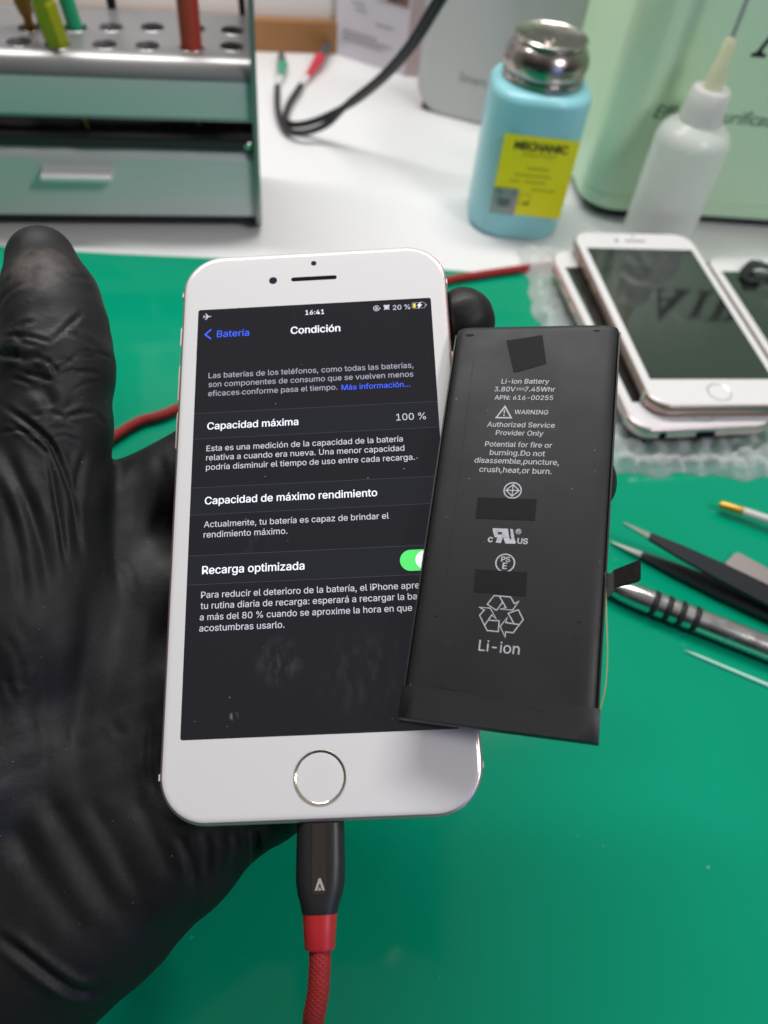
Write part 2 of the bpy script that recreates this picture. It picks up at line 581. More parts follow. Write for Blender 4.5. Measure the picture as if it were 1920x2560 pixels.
for q in (-1, 1):
    b.ring(lx + q * .52, ly + .5, 0, .25, Z3 + .001, G2, 10)
    b.poly([(lx + q * .35, ly - .5), (lx + q * .5, ly - .35), (lx + q * .72, ly - .68), (lx + q * .6, ly - .78)], Z3 + .001, G2)
b.stroke(rrect(3.25, 1.6, .42, 4, 26.05, 49.92), .11, Z3, G1, closed=True)
b.poly([(27.85, 50.25), (28.2, 49.92), (27.85, 49.6)], Z3, G1)
b.slab(rrect(.62, 1.2, .15, 3, 25.0, 49.92), .045, Z3, YE)
b.poly([(26.75, 50.95), (25.55, 49.8), (26.1, 49.8), (25.75, 48.85), (26.95, 50.1), (26.4, 50.1)], Z3 + .004, W_)
b.build('lettering', [g_white, g_grey, g_grey2, g_blue, g_yellow], scr, smooth=0, scale=MM)
b = MB()
b.slab(rrect(7.94, 4.83, 2.41, 10, 22.42, -15.45), .03, .048)
tg = b.build('toggle_switch', g_green, scr, smooth=0, scale=MM)
b = MB()
b.lathe([(2.12, .049), (2.1, .06)], 28, 24.0, -15.45)
b.build('knob', g_white, tg, smooth=0, scale=MM)

# ------------------------------------------------------------------ battery held over the phone
m_batt = specks(mat('battery_black', (.016, .0164, .0178), .5, spec=.34, bump=(130, .10, .0005), rvar=(50, .44, .62), var=(120, (.018, .018, .019), .42, .62)), 760, .775, (.28, .28, .28), .6)
m_batt_tape = mat('black_tape', (.010, .010, .0105), .5, bump=(700, .12, .0002))
m_patch = mat('matte_patch', (.0035, .0035, .0035), .7, spec=.3, bump=(3000, .15, .0001))
m_print = mat('silver_print', (.50, .51, .55), .5, var=(900, (.36, .37, .40), .45, .75))
m_gold_wire = mat('gold_film', (.44, .36, .17), .4, .4)
bat = thing('phone_battery', 'black lithium battery with white print tilted over the lit phone', 'battery', M4(BR, BT))
b = MB()
bw, bh = 37.6, 92.4
loops = []
for y, dw, dz in ((-46.2, .25, .35), (-45.9, .05, .05), (-45.4, 0, 0), (44.3, 0, 0), (45.2, .15, .05), (45.9, .6, .45), (46.2, 1.3, 1.0)):
    w = bw / 2 - dw
    loops.append([(-w + .25, y, -1.9), (-w, y, -1.5), (-w + .25, y, -.75 - dz * .6), (-w + .9, y, -.26 - dz), (-w + 1.8, y, -.06 - dz), (-w + 3.0, y, -dz), (w - 4.2, y, -dz), (w - 2.6, y, -.1 - dz), (w - 1.3, y, -.38 - dz),
                  (w - .45, y, -.95 - dz * .6), (w, y, -1.6), (w - .25, y, -2.4), (w - 1.2, y, -3.1 + dz * .3), (-w + 1.2, y, -3.1 + dz * .3), (-w + .3, y, -2.6)])
b.loft(loops)
b.build('body', m_batt, bat, scale=MM, smooth=50)
for sgn in (-1, 1):
    b = MB()
    xx = sgn * 18.95
    b.loft([[(xx - .16, y, -2.7), (xx + .16, y, -2.7), (xx + .16, y, zt), (xx - .16, y, zt)] for y, zt in ((-44.9, -.9), (-40, -.7), (0, -.75), (40, -.75), (44.2, -1.0), (44.8, -1.8))])
    b.build('edge_seam', m_batt_tape, bat, scale=MM)
b = MB()                          # wrapped tape flap along the lower end
loops = []
for y, g in ((-47.0, .3), (-46.8, .0), (-41.6, 0), (-40.5, -.04)):
    w = 19.35
    loops.append([(-w, y, -2.6), (-w - .05, y, -.75), (-w + 1.0, y, -.12 - g), (-w + 3, y, .07 - g), (-8, y, .05 - g), (4, y, .09 - g), (w - 4.2, y, .06 - g), (w - 1.3, y, -.22 - g), (w, y, -.9), (w, y, -3.2), (0, y, -3.3), (-w + .5, y, -3.2)])
b.loft(loops)
b.build('end_wrap', m_batt_tape, bat, scale=MM, smooth=50)
for nm, q in (('patch', [(-6.5, 41.7), (1.75, 43.1), (3.27, 35.3), (-3.1, 33.1), (-3.95, 33.0)]),
              ('patch', [(-8.6, 1.34), (3.99, 1.5), (3.97, -3.36), (-8.64, -3.6)]),
              ('patch', [(-7.25, -15.03), (3.44, -14.86), (3.59, -20.0), (-7.1, -19.92)])):
    b = MB()
    b.slab(q, .005, .07)
    b.build('black_patch', m_patch, bat, scale=MM, smooth=0)
b = MB()
for y0_, y1_ in ((36, 29), (28.2, 20), (19.1, 11.5), (10.2, 3.1), (2.2, -5), (-5.8, -13), (-14.5, -20)):
    b.stroke([(-13.3 - .01 * y0_, y0_), (-13.35 - .01 * y1_, y1_)], .07, .004)
b.stroke([(-12, -40.0), (-6, -40.6), (2, -41.2), (9, -42.6)], .06, .10)
b.build('film_crease', m_patch, bat, smooth=0, scale=MM)
b = MB()
for x_, y_, q_ in ((-14.2, -25.8, .35), (14.4, -24.4, .3), (13.8, -27.6, .2), (-15.4, 43.4, .7), (13.9, 44.0, .5)):
    b = MB()
    b.ring(x_, y_, 0, q_, .006, n=9)
    b.xform(Matrix.Translation((x_, y_, 0)) @ Matrix.Diagonal((1.6, .6, 1, 1)) @ Matrix.Translation((-x_, -y_, 0)))
    b.build('scuff_mark', m_patch, bat, smooth=0, scale=MM)
b = MB()
zz = .045
TB = dict(z=zz, bold=.010)
b.text('Li-ion Battery', -6.48, 30.0, width=10.75, shear=.06, **TB)
b.text('3.80V', -7.86, 27.93, width=4.75, shear=.06, **TB)
b.text('7.45Whr', -.95, 27.93, width=6.7, shear=.06, **TB)
b.poly([(-2.9, 28.68), (-1.0, 28.68), (-1.0, 28.82), (-2.9, 28.82)], zz)
for k in range(3):
    b.poly([(-2.9 + k * .68, 28.25), (-2.9 + k * .68 + .5, 28.25), (-2.9 + k * .68 + .5, 28.4), (-2.9 + k * .68, 28.4)], zz)
b.text('APN: 616-00255', -7.63, 25.75, width=13.1, shear=.06, **TB)
b.stroke([(-6.7, 21.1), (-3.35, 21.1), (-5.03, 24.0)], .34, zz, closed=True)
b.poly([(-5.2, 23.1), (-4.86, 23.1), (-4.95, 22.1), (-5.11, 22.1)], zz)
b.ring(-5.03, 21.72, 0, .19, zz, n=12)
b.text('WARNING', -2.69, 22.06, width=7.37, shear=.06, **TB)
b.text('Authorized Service', -8.53, 18.75, width=14.9, shear=.05, **TB)
b.text('Provider Only', -6.38, 16.7, width=10.45, shear=.05, **TB)
b.text('Potential for fire or', -8.49, 13.8, width=14.65, shear=.05, **TB)
b.text('burning.Do not', -7.2, 11.7, width=12.0, shear=.05, **TB)
b.text('disassemble,puncture,', -10.35, 9.7, width=18.3, shear=.05, **TB)
b.text('crush,heat,or burn.', -9.03, 7.5, width=15.6, shear=.05, **TB)
b.ring(-1.305, 3.32, 1.68, 1.96, zz, n=40)
b.stroke([(-1.3, 4.72), (.1, 3.32), (-1.3, 1.95), (-2.72, 3.32)], .24, zz, closed=True)
b.poly([(-1.42, 1.98), (-1.18, 1.98), (-1.18, 4.66), (-1.42, 4.66)], zz + .002)
b.poly([(-2.65, 3.2), (.03, 3.2), (.03, 3.44), (-2.65, 3.44)], zz + .004)
for q in [[(-4.66, -5.63), (-1.39, -5.57), (-1.26, -6.34), (-4.48, -6.46)], [(-4.48, -6.46), (-3.49, -6.46), (-3.35, -6.93), (-4.28, -7.06)], [(-2.65, -6.46), (-1.26, -6.34), (-1.14, -6.87), (-2.55, -6.92)], [(-4.28, -7.06), (-1.14, -6.87), (-0.97, -7.47), (-3.96, -7.66)], [(-3.42, -7.63), (-2.32, -7.56), (-2.58, -8.84), (-3.69, -8.85)], [(-2.24, -7.67), (-0.97, -7.47), (-0.81, -7.9), (0.16, -7.78), (0.55, -8.58), (0.35, -8.84), (-1.59, -8.91)], [(-0.95, -5.55), (-0.37, -5.63), (0.16, -7.78), (-0.51, -7.79)]]:
    b.poly(q, zz)
b.text('c', -5.32, -8.78, width=.95, z=zz, bold=.03)
b.text('US', .86, -8.74, width=2.05, z=zz, bold=.03)
b.ring(.834, -6.06, .46, .6, zz, n=24)
b.text('R', .834, -6.36, width=.5, z=zz, align='C', bold=.02)
b.ring(-1.25, -13.2, 1.78, 2.06, zz, n=40)
b.text('PS', -1.22, -12.95, width=1.75, z=zz, align='C', bold=.025)
b.text('E', -1.27, -14.5, width=.82, z=zz, align='C', bold=.025)
R1 = [(-3.98, -22.34), (-2.76, -20.37), (.6, -20.41), (1.46, -21.74), (2.3, -21.17), (1.29, -23.09), (-1.29, -23.14), (-.12, -22.72), (-1.65, -20.48), (-.89, -21.57), (-1.98, -23.46)]
w_ = .22
b.stroke([R1[10], R1[0], R1[1], R1[2], R1[3], R1[4], R1[5], R1[6], R1[7], R1[8]], w_, zz)
b.stroke([R1[10], R1[9]], w_, zz + .002)
R2 = [(.42, -23.86), (2.38, -22.94), (3.54, -24.87), (1.82, -27.74), (.29, -27.71), (.31, -28.75), (-.89, -26.69), (.33, -24.72), (.15, -25.8), (2.75, -25.96), (1.71, -25.7)]
b.stroke([R2[10], R2[0], R2[1], R2[2], R2[3], R2[4], R2[5], R2[6], R2[7], R2[8], R2[9]], w_, zz)
R3 = [(-1.21, -25.57), (-1.15, -27.8), (-3.42, -27.77), (-5.28, -24.79), (-4.45, -23.59), (-5.55, -23.11), (-3.29, -23.09), (-1.85, -25.19), (-2.84, -24.48), (-4.02, -26.72), (-3.44, -25.64)]
b.stroke([R3[10], R3[0], R3[1], R3[2], R3[3], R3[4], R3[5], R3[6], R3[7], R3[8], R3[9]], w_, zz)
b.text('Li-ion', -4.71, -32.0, width=8.1, z=zz, bold=.002)
b.build('lettering', m_print, bat, smooth=0, scale=MM)
MB.face = None
# flex connector and the gold edge film
m_flex = mat('flex_black', (.008, .009, .008), .5, bump=(2500, .3, .0002))
m_conn = mat('connector_olive', (.006, .006, .005), .85, spec=.2, bump=(2000, .4, .0002), var=(700, (.011, .0105, .008), .4, .7))
b = MB()
b.loft([[(x, y, z) for x, y in [(18.5, -18.5), (19.35, -18.55), (20.5, -17.2), (20.7, -16.4), (20.45, -12.5), (19.7, -13.4), (18.5, -13.1)]] for z in (-2.0, -1.55)])
fl = b.build('flex_cable', m_flex, bat, scale=MM, smooth=0)
b = MB()
pts = [(20.45, -12.55), (25.1, -10.1), (25.5, -10.25), (25.62, -13.9), (25.3, -14.35), (20.6, -16.25)]
b.loft([[(x, y, z) for x, y in pts] for z in (-2.5, -1.45)])
b.build('connector', m_conn, fl, scale=MM, smooth=0)
b = MB()
cl = spline([(18.8, -13.3, -1.4), (19.35, -20.9, -1.35), (20.05, -29.7, -1.3), (19.97, -36.4, -1.3), (19.1, -41.5, -1.5)], 8)
b.loft([[(x - .1, y, z - .3), (x + .1, y, z - .3), (x + .1, y, z + .3), (x - .1, y, z + .3)] for x, y, z in cl])
b.build('edge_film', m_gold_wire, bat, scale=MM)

# ------------------------------------------------------------------ charging cable
m_plug = mat('plug_black', (.016, .016, .017), .42, spec=.4, bump=(900, .08, .0003))
m_plug_face = mat('plug_face', (.030, .024, .017), .38, bump=(300, .2, .0004))
m_logo = mat('plug_mark', (.40, .38, .34), .5)
m_sleeve = mat('red_plastic', (.42, .018, .022), .38, spec=.5)
m_braid = mat('red_braid', (.33, .012, .012), .75, bump=(3800, .5, .00022), var=(2600, (.20, .006, .008), .45, .7))
nb = m_braid.node_tree                  # woven threads: two crossing sets of diagonal ribs
pbr = nb.nodes['Principled BSDF']
cb = nb.nodes.new('ShaderNodeTexCoord')
wv = []
for a_ in (48, -48):
    mp_ = nb.nodes.new('ShaderNodeMapping'); mp_.inputs['Rotation'].default_value = (0, 0, rad(a_))
    w1 = nb.nodes.new('ShaderNodeTexWave'); w1.inputs['Scale'].default_value = 400; w1.inputs['Distortion'].default_value = .6; w1.inputs['Detail'].default_value = 1
    nb.links.new(cb.outputs['Object'], mp_.inputs[0]); nb.links.new(mp_.outputs[0], w1.inputs[0])
    wv.append(w1)
mxw = nb.nodes.new('ShaderNodeMath'); mxw.operation = 'MULTIPLY'
nb.links.new(wv[0].outputs['Fac'], mxw.inputs[0]); nb.links.new(wv[1].outputs['Fac'], mxw.inputs[1])
bw_ = nb.nodes.new('ShaderNodeBump'); bw_.inputs['Strength'].default_value = .4; bw_.inputs['Distance'].default_value = .0003
oldb = pbr.inputs['Normal'].links[0].from_socket
nb.links.new(mxw.outputs[0], bw_.inputs['Height']); nb.links.new(oldb, bw_.inputs['Normal']); nb.links.new(bw_.outputs[0], pbr.inputs['Normal'])
cable = thing('charging_cable', 'red braided charging cable with black plug in the lit phone', 'cable', PM)


def plug_loop(y, w, t, r, cx=0, zc=-3.6):
    return [(cx + x, y, zc + z) for x, z in rrect(w, t, r, 6)]


b = MB()
b.loft([plug_loop(-68.9, 9.0, 5.0, 2.2, -.35), plug_loop(-69.2, 9.7, 5.6, 2.6, -.35), plug_loop(-76, 9.95, 5.9, 2.7, -.45), plug_loop(-80, 9.9, 6.0, 2.8, -.55), plug_loop(-82.2, 9.2, 6.0, 2.9, -.62), plug_loop(-84, 8.0, 5.9, 2.9, -.68), plug_loop(-85.6, 7.3, 5.8, 2.85, -.72), plug_loop(-85.9, 7.0, 5.6, 2.7, -.72)])
b.build('plug_housing', m_plug, cable, scale=MM)
b = MB()
pf = [(-1.75, -69.3), (1.05, -69.3), (.95, -81.6), (.6, -82.15), (-1.5, -82.15), (-1.9, -81.6)]
b.slab(pf, -1.2, -.55)
hp = b.build('inlay', m_plug_face, cable, scale=MM, smooth=0)
b = MB()
lx, ly = -.35, -81.4
b.poly([(lx - 1.0, ly - .05), (lx - .2, ly + 2.1), (lx + .0, ly + 2.15), (lx, ly + 1.35), (lx - .48, ly - .05)], -.535)
b.poly([(lx + 1.0, ly - .05), (lx + .48, ly - .05), (lx, ly + 1.35), (lx + .0, ly + 2.15), (lx + .2, ly + 2.1)], -.533)
b.poly([(lx - .3, ly - .05), (lx + .3, ly - .05), (lx, ly + .62)], -.533)
b.build('logo', m_logo, hp, scale=MM, smooth=0)
b = MB()
b.loft([plug_loop(-85.7, 6.9, 5.6, 2.75, -.75), plug_loop(-88, 6.6, 5.4, 2.65, -.8), plug_loop(-91.8, 6.1, 5.2, 2.6, -.85), plug_loop(-92.3, 5.7, 4.8, 2.4, -.85), plug_loop(-92.35, 4.6, 4.2, 2.1, -.85)])
b.build('collar', m_sleeve, cable, scale=MM)
PMi = PM.inverted()
L2W = lambda p: np.array((PM @ Vector([c * MM for c in p]))[:])
pts = [L2W(p) for p in [(-.8, -91.5, -3.6), (-.9, -95, -3.7), (-1.35, -99.5, -4.4), (-2.4, -104, -6.0), (-4.5, -110, -10)]]
pts += [np.array(p) for p in [(-.010, -.006, .045), (-.025, -.028, .017), (-.055, -.035, .0045), (-.100, -.015, .0025), (-.140, .040, .0025), (-.150, .110, .0025), (-.130, .175, .0025)]]
pts += [atz(u, v, .0024) for u, v in [(240, 1122), (345, 1056), (450, 1018), (760, 856), (1000, 742), (1110, 703), (1200, 687), (1290, 674), (1370, 664), (1460, 655)]]
b = MB()
cp = spline(pts, 14)
b.tube([tuple((PMi @ Vector(p)) / MM) for p in cp], 2.15, 16)
b.build('cord', m_braid, cable, scale=MM)

# ------------------------------------------------------------------ gloved hand
def build_hand():
    h = 1.0
    lo = np.array([-122., -150., -52.])
    hi = np.array([78., 84., 24.])
    n = ((hi - lo) / h).astype(int) + 1
    ax_ = [lo[i] + h * np.arange(n[i], dtype=np.float32) for i in range(3)]
    X, Y, Zg = np.meshgrid(*ax_, indexing='ij')
    X, Y, Zg = X.astype(np.float32), Y.astype(np.float32), Zg.astype(np.float32)

    def cap(a, c, flat=1.0):
        (x0, y0, z0, r0), (x1, y1, z1, r1) = a, c
        bx, by, bz = x1 - x0, y1 - y0, (z1 - z0)
        q = ((X - x0) * bx + (Y - y0) * by + (Zg - z0) * bz) / (bx * bx + by * by + bz * bz + 1e-9)
        np.clip(q, 0, 1, out=q)
        dx, dy, dz = X - x0 - q * bx, Y - y0 - q * by, (Zg - z0 - q * bz) * flat
        return np.sqrt(dx * dx + dy * dy + dz * dz) - (r0 + (r1 - r0) * q)

    def smin(a, c, k):
        hh = np.clip(.5 + .5 * (c - a) / k, 0, 1)
        return c + (a - c) * hh - k * hh * (1 - hh)

    def P(u, v, z, r):
        return (*in_phone(u, v, z), r)

    def chain(pts, k=4., flat=1.0):
        d = None
        for a, c in zip(pts[:-1], pts[1:]):
            q = cap(a, c, flat)
            d = q if d is None else smin(d, q, k)
        return d

    thumb = chain([P(104, 656, 5, 8.8), P(126, 750, 5.5, 11.2), P(136, 825, 5, 12.3), P(141, 915, 4, 13.1), P(130, 1080, 1, 13.3), P(95, 1270, -4, 16), P(40, 1520, -9, 20)], 3)
    thenar = chain([P(95, 1270, -5, 16), P(60, 1560, -14, 24), P(-20, 1900, -22, 27), P(-120, 2250, -26, 27)], 6)
    thumb = smin(thumb, thenar, 6)
    palm = chain([P(330, 1300, -21, 13), P(300, 1600, -25, 16), P(200, 1950, -26, 18), P(60, 2300, -28, 20)], 8)
    for ch in ([P(430, 1500, -22, 13), P(330, 1800, -26, 16), P(150, 2180, -28, 20)],
               [P(500, 1760, -22, 13), P(400, 1980, -26, 15), P(180, 2280, -28, 18)],
               [P(542, 2055, -20, 11.8), P(440, 2125, -24, 14), P(275, 2240, -27, 17), P(85, 2380, -28, 18.5)],
               [P(60, 2290, -28, 22), P(-100, 2540, -30, 24)]):
        palm = smin(palm, chain(ch, 6), 9)
    index = chain([P(318, 1282, -20, 12.6), P(560, 1130, -17.8, 10.6), P(860, 955, -16.8, 9.3), P(1070, 850, -15, 8.8), P(1158, 800, -9.5, 8.5)], 3)
    middle = chain([P(430, 1500, -21, 12.5), P(800, 1400, -17.5, 10), P(1120, 1310, -16.8, 9.4), P(1330, 1245, -7, 8.6), P(1452, 1203, 1.5, 8.0)], 3)
    ring = chain([P(500, 1760, -21, 12), P(850, 1680, -17.5, 10), P(1080, 1600, -16.8, 9), P(1000, 1540, -24, 8.2)], 3)
    little = chain([P(528, 2040, -20, 11.5), P(655, 2008, -17.3, 8.8), P(870, 1900, -16.5, 8.6), P(960, 1780, -17, 7.8)], 3)
    d = smin(thumb, palm, 5.5)
    for fch in (index, middle, ring, little):
        d = smin(d, fch, 3.5)
    # hollow web between thumb and index
    # keep clear of the phone and the battery
    bx = np.maximum(np.maximum(np.abs(X) - 33.62, np.abs(Y + .8) - 69.2), -(Zg + 7.22))
    d = np.maximum(d, -bx)
    RB = BR.T @ PR
    tb = BR.T @ (PT - BT) * 1000
    xb = RB[0, 0] * X + RB[0, 1] * Y + RB[0, 2] * Zg + tb[0]
    yb = RB[1, 0] * X + RB[1, 1] * Y + RB[1, 2] * Zg + tb[1]
    zb = RB[2, 0] * X + RB[2, 1] * Y + RB[2, 2] * Zg + tb[2]
    bb = np.maximum(np.maximum(np.abs(xb) - 19.5, np.abs(yb) - 47.2), -(zb + 3.45))
    d = np.maximum(d, -bb)
    # keep the cut at the wrist closed
    d = np.maximum(d, np.maximum(lo[0] + 1.5 - X, lo[1] + 1.5 - Y))

    # surface nets
    ins = d < 0
    nx, ny, nz = d.shape
    shp = (nx - 1, ny - 1, nz - 1)
    cnt = np.zeros(shp, np.int8)
    acc = np.zeros(shp + (3,), np.float32)
    corners = [(i, j, k) for i in (0, 1) for j in (0, 1) for k in (0, 1)]
    sub = lambda A, c: A[c[0]:c[0] + shp[0], c[1]:c[1] + shp[1], c[2]:c[2] + shp[2]]
    for c in corners:
        for a in range(3):
            if c[a] == 0:
                c2 = list(c); c2[a] = 1
                d0, d1 = sub(d, c), sub(d, c2)
                cr_ = (d0 < 0) != (d1 < 0)
                if not cr_.any(): continue
                t = np.where(cr_, d0 / np.where(cr_, d0 - d1, 1), 0)
                for q in range(3):
                    acc[..., q] += np.where(cr_, c[q] + (t if q == a else 0), 0)
                cnt += cr_
    has = cnt > 0
    idx = -np.ones(shp, np.int64)
    idx[has] = np.arange(has.sum())
    ijk = np.argwhere(has).astype(np.float32)
    V = (ijk + acc[has] / cnt[has][:, None]) * h + lo
    quads = []
    for a in range(3):
        b1, b2 = (a + 1) % 3, (a + 2) % 3
        sl0 = [slice(None)] * 3; sl1 = [slice(None)] * 3
        sl0[a] = slice(0, -1); sl1[a] = slice(1, None)
        cr_ = ins[tuple(sl0)] != ins[tuple(sl1)]
        e_ = np.argwhere(cr_)
        e_ = e_[(e_[:, b1] > 0) & (e_[:, b2] > 0) & (e_[:, b1] < d.shape[b1] - 1) & (e_[:, b2] < d.shape[b2] - 1)]
        flip = ins[tuple(e_.T)]
        o1 = np.zeros(3, int); o1[b1] = 1
        o2 = np.zeros(3, int); o2[b2] = 1
        q = np.stack([idx[tuple((e_ - o1 - o2).T)], idx[tuple((e_ - o2).T)], idx[tuple(e_.T)], idx[tuple((e_ - o1).T)]], 1)
        q[~flip] = q[~flip][:, ::-1]
        quads.append(q)
    quads = np.concatenate(quads)
    me = bpy.data.meshes.new('glove_base')
    me.from_pydata(V.tolist(), [], quads.tolist())
    o = bpy.data.objects.new('gloved_hand', me)
    COL.objects.link(o)
    m = o.modifiers.new('s', 'SMOOTH'); m.factor = .5; m.iterations = 7
    m = o.modifiers.new('d', 'SUBSURF'); m.levels = 1; m.render_levels = 1
    bpy.context.view_layer.update()
    me2 = bpy.data.meshes.new_from_object(o.evaluated_get(bpy.context.evaluated_depsgraph_get()))
    o.modifiers.clear()
    o.data = me2
    bpy.data.meshes.remove(me)
    N = len(me2.vertices)
    V = np.empty(N * 3); me2.vertices.foreach_get('co', V); V = V.reshape(-1, 3)
    Nn = np.empty(N * 3); me2.vertices.foreach_get('normal', Nn); Nn = Nn.reshape(-1, 3)
    Wd = (V * MM) @ PR.T + PT
    Nw = Nn @ PR.T
    c = (Wd - C0) @ RC
    U_, V_ = 960 + F * c[:, 0] / c[:, 2], 1280 + F * c[:, 1] / c[:, 2]
    view = C0 - Wd
    view /= np.linalg.norm(view, axis=1)[:, None]
    face = np.clip((Nw * view).sum(1) * 2.2, 0, 1)
    free = np.maximum(np.maximum(np.abs(V[:, 0]) - 33.6, np.abs(V[:, 1] + .8) - 69.2), -1e9)
    face *= np.clip(free / 2.0, 0, 1)
    disp = np.zeros(N)

    def crease(poly, w, depth, ridge=.45):
        P_ = np.array(poly, float)
        pp = np.array(spline([(x, y, 0) for x, y in P_], 6))[:, :2]
        best = np.full(N, 1e9)
        tt = np.zeros(N)
        for i in range(len(pp) - 1):
            a, b_ = pp[i], pp[i + 1]
            ab = b_ - a
            t = np.clip(((U_ - a[0]) * ab[0] + (V_ - a[1]) * ab[1]) / (ab @ ab + 1e-9), 0, 1)
            dd = np.hypot(U_ - a[0] - t * ab[0], V_ - a[1] - t * ab[1])
            k = dd < best
            best[k] = dd[k]
            tt[k] = (i + t[k]) / (len(pp) - 1)
        fade = np.clip(np.sin(np.pi * np.clip(tt, .02, .98)) * 1.8, 0, 1)
        g = -np.exp(-(best / w) ** 2) + ridge * np.exp(-((best - 2.1 * w) / (1.1 * w)) ** 2)
        return g * fade * depth

    for poly, w, dep, rg in [
        ([(0, 1010), (72, 1060), (123, 1106), (150, 1160), (178, 1235), (195, 1320)], 7, .8, .3),
        ([(0, 1098), (36, 1185), (75, 1270), (110, 1390), (125, 1500)], 17, .8, .3),
        ([(-10, 1190), (25, 1290), (50, 1400), (60, 1520)], 14, .5, .3),
        ([(119, 1135), (137, 1225), (150, 1310), (165, 1420)], 7, .5, .35),
        ([(215, 1120), (195, 1200), (190, 1300), (205, 1400)], 10, .45, .3),
        ([(-8, 882), (20, 888), (52, 880)], 9, .9, .3),
        ([(10, 862), (55, 900), (115, 882)], 8, .3, .4),
        ([(60, 960), (110, 985), (140, 1020)], 14, .35, .4),
        ([(105, 1060), (150, 1030), (195, 1000)], 10, .3, .3),
        ([(40, 820), (60, 808), (85, 805)], 6, .25, .4),
        ([(70, 920), (100, 940), (120, 990), (118, 1040)], 16, .35, .4),
        ([(300, 1150), (280, 1260), (285, 1380), (310, 1500)], 16, .4, .3),
        ([(400, 1130), (412, 1230), (400, 1330)], 12, .35, .3),
        ([(230, 1420), (215, 1600), (200, 1800), (190, 1950)], 24, .35, .3),
        ([(90, 1560), (105, 1700), (95, 1850)], 26, .3, .3),
        ([(100, 1960), (200, 2130), (305, 2310)], 26, .45, .5),
        ([(215, 1990), (285, 2110), (360, 2260)], 21, .34, .5),
        ([(330, 1980), (385, 2090), (440, 2215)], 17, .28, .5),
        ([(20, 2050), (110, 2200), (220, 2350)], 26, .36, .5),
        ([(440, 2075), (470, 2140), (490, 2215)], 10, .35, .5),
        ([(505, 2060), (520, 2130), (515, 2195)], 9, .3, .5),
        ([(580, 2060), (592, 2120), (580, 2180)], 8, .25, .5),
        ([(632, 2055), (642, 2110), (632, 2165), (600, 2205)], 8, 1.4, .3),
        ([(-20, 2330), (70, 2395), (135, 2445), (200, 2480), (255, 2468)], 12, .6, .8),
        ([(380, 1780), (372, 1900), (385, 1990)], 10, .45, .3),
    ]:
        disp += crease(poly, w, dep, rg) * face
    for k in range(38):                    # short creases scattered over thumb and palm
        if k < 26:
            u0, v0, an = rng.uniform(20, 240), rng.uniform(690, 1120), rng.normal(.15, .45)
        else:
            u0, v0, an = rng.uniform(0, 340), rng.uniform(1150, 1900), rng.normal(1.2, .3)
        ln, bend = rng.uniform(50, 150), rng.normal() * 14
        dx, dy = math.cos(an), math.sin(an)
        disp += crease([(u0 - dx * ln / 2, v0 - dy * ln / 2), (u0 - dy * bend, v0 + dx * bend), (u0 + dx * ln / 2, v0 + dy * ln / 2)], rng.uniform(4.5, 7) * (1 if k < 26 else 2.2), rng.uniform(.14, .34) * (1 if k < 26 else .6), .35) * face

    # fine loose-rubber wrinkles: smooth random waves, mostly across the fingers' length
    for k in range(26):
        kv = rng.normal(size=3) * rng.uniform(.09, .42)
        ph = rng.uniform(0, 6.28)
        env = np.sin(V @ (rng.normal(size=3) * .04) + rng.uniform(0, 6.28))
        disp += .05 * np.clip(env, 0, 1) * np.sin(V @ kv + ph) * np.clip(free / 3, 0, 1)
    V = V + Nn * disp[:, None]
    V *= MM
    me2.vertices.foreach_set('co', V.ravel())
    me2.polygons.foreach_set('use_smooth', [True] * len(me2.polygons))
    me2.update()
    o.matrix_world = PM
    return o


m_glove = mat('black_nitrile', (.0075, .0072, .0072), .5, spec=.33, bump=(700, .16, .0005), rvar=(70, .46, .66))
n_ = m_glove.node_tree                 # scuffed, dusty patch on the thumb pad, its broad highlight put into the colour
p_ = n_.nodes['Principled BSDF']
co_ = n_.nodes.new('ShaderNodeTexCoord')
vs_ = n_.nodes.new('ShaderNodeVectorMath'); vs_.operation = 'DISTANCE'
vs_.inputs[1].default_value = tuple(in_phone(98, 690, 14) * MM)
mr_ = n_.nodes.new('ShaderNodeMapRange')
mr_.inputs['From Min'].default_value = .0035; mr_.inputs['From Max'].default_value = .0115
mr_.inputs['To Min'].default_value = .62; mr_.inputs['To Max'].default_value = 0
no_ = n_.nodes.new('ShaderNodeTexNoise'); no_.inputs['Scale'].default_value = 260; no_.inputs['Detail'].default_value = 5
ad_ = n_.nodes.new('ShaderNodeMath'); ad_.operation = 'MULTIPLY'
cr2 = n_.nodes.new('ShaderNodeMapRange'); cr2.inputs['From Min'].default_value = .13; cr2.inputs['From Max'].default_value = .30
mx_ = n_.nodes.new('ShaderNodeMix'); mx_.data_type = 'RGBA'
mx_.inputs[6].default_value = (.0075, .0072, .0072, 1)
mx_.inputs[7].default_value = (.072, .060, .053, 1)
n_.links.new(co_.outputs['Object'], vs_.inputs[0])
n_.links.new(vs_.outputs['Value'], mr_.inputs[0])
n_.links.new(co_.outputs['Object'], no_.inputs[0])
n_.links.new(mr_.outputs[0], ad_.inputs[0])
n_.links.new(no_.outputs[0], ad_.inputs[1])
n_.links.new(ad_.outputs[0], cr2.inputs[0])
n_.links.new(cr2.outputs[0], mx_.inputs[0])
n_.links.new(mx_.outputs[2], p_.inputs['Base Color'])
specks(m_glove, 900, .785, (.16, .15, .14), .6)
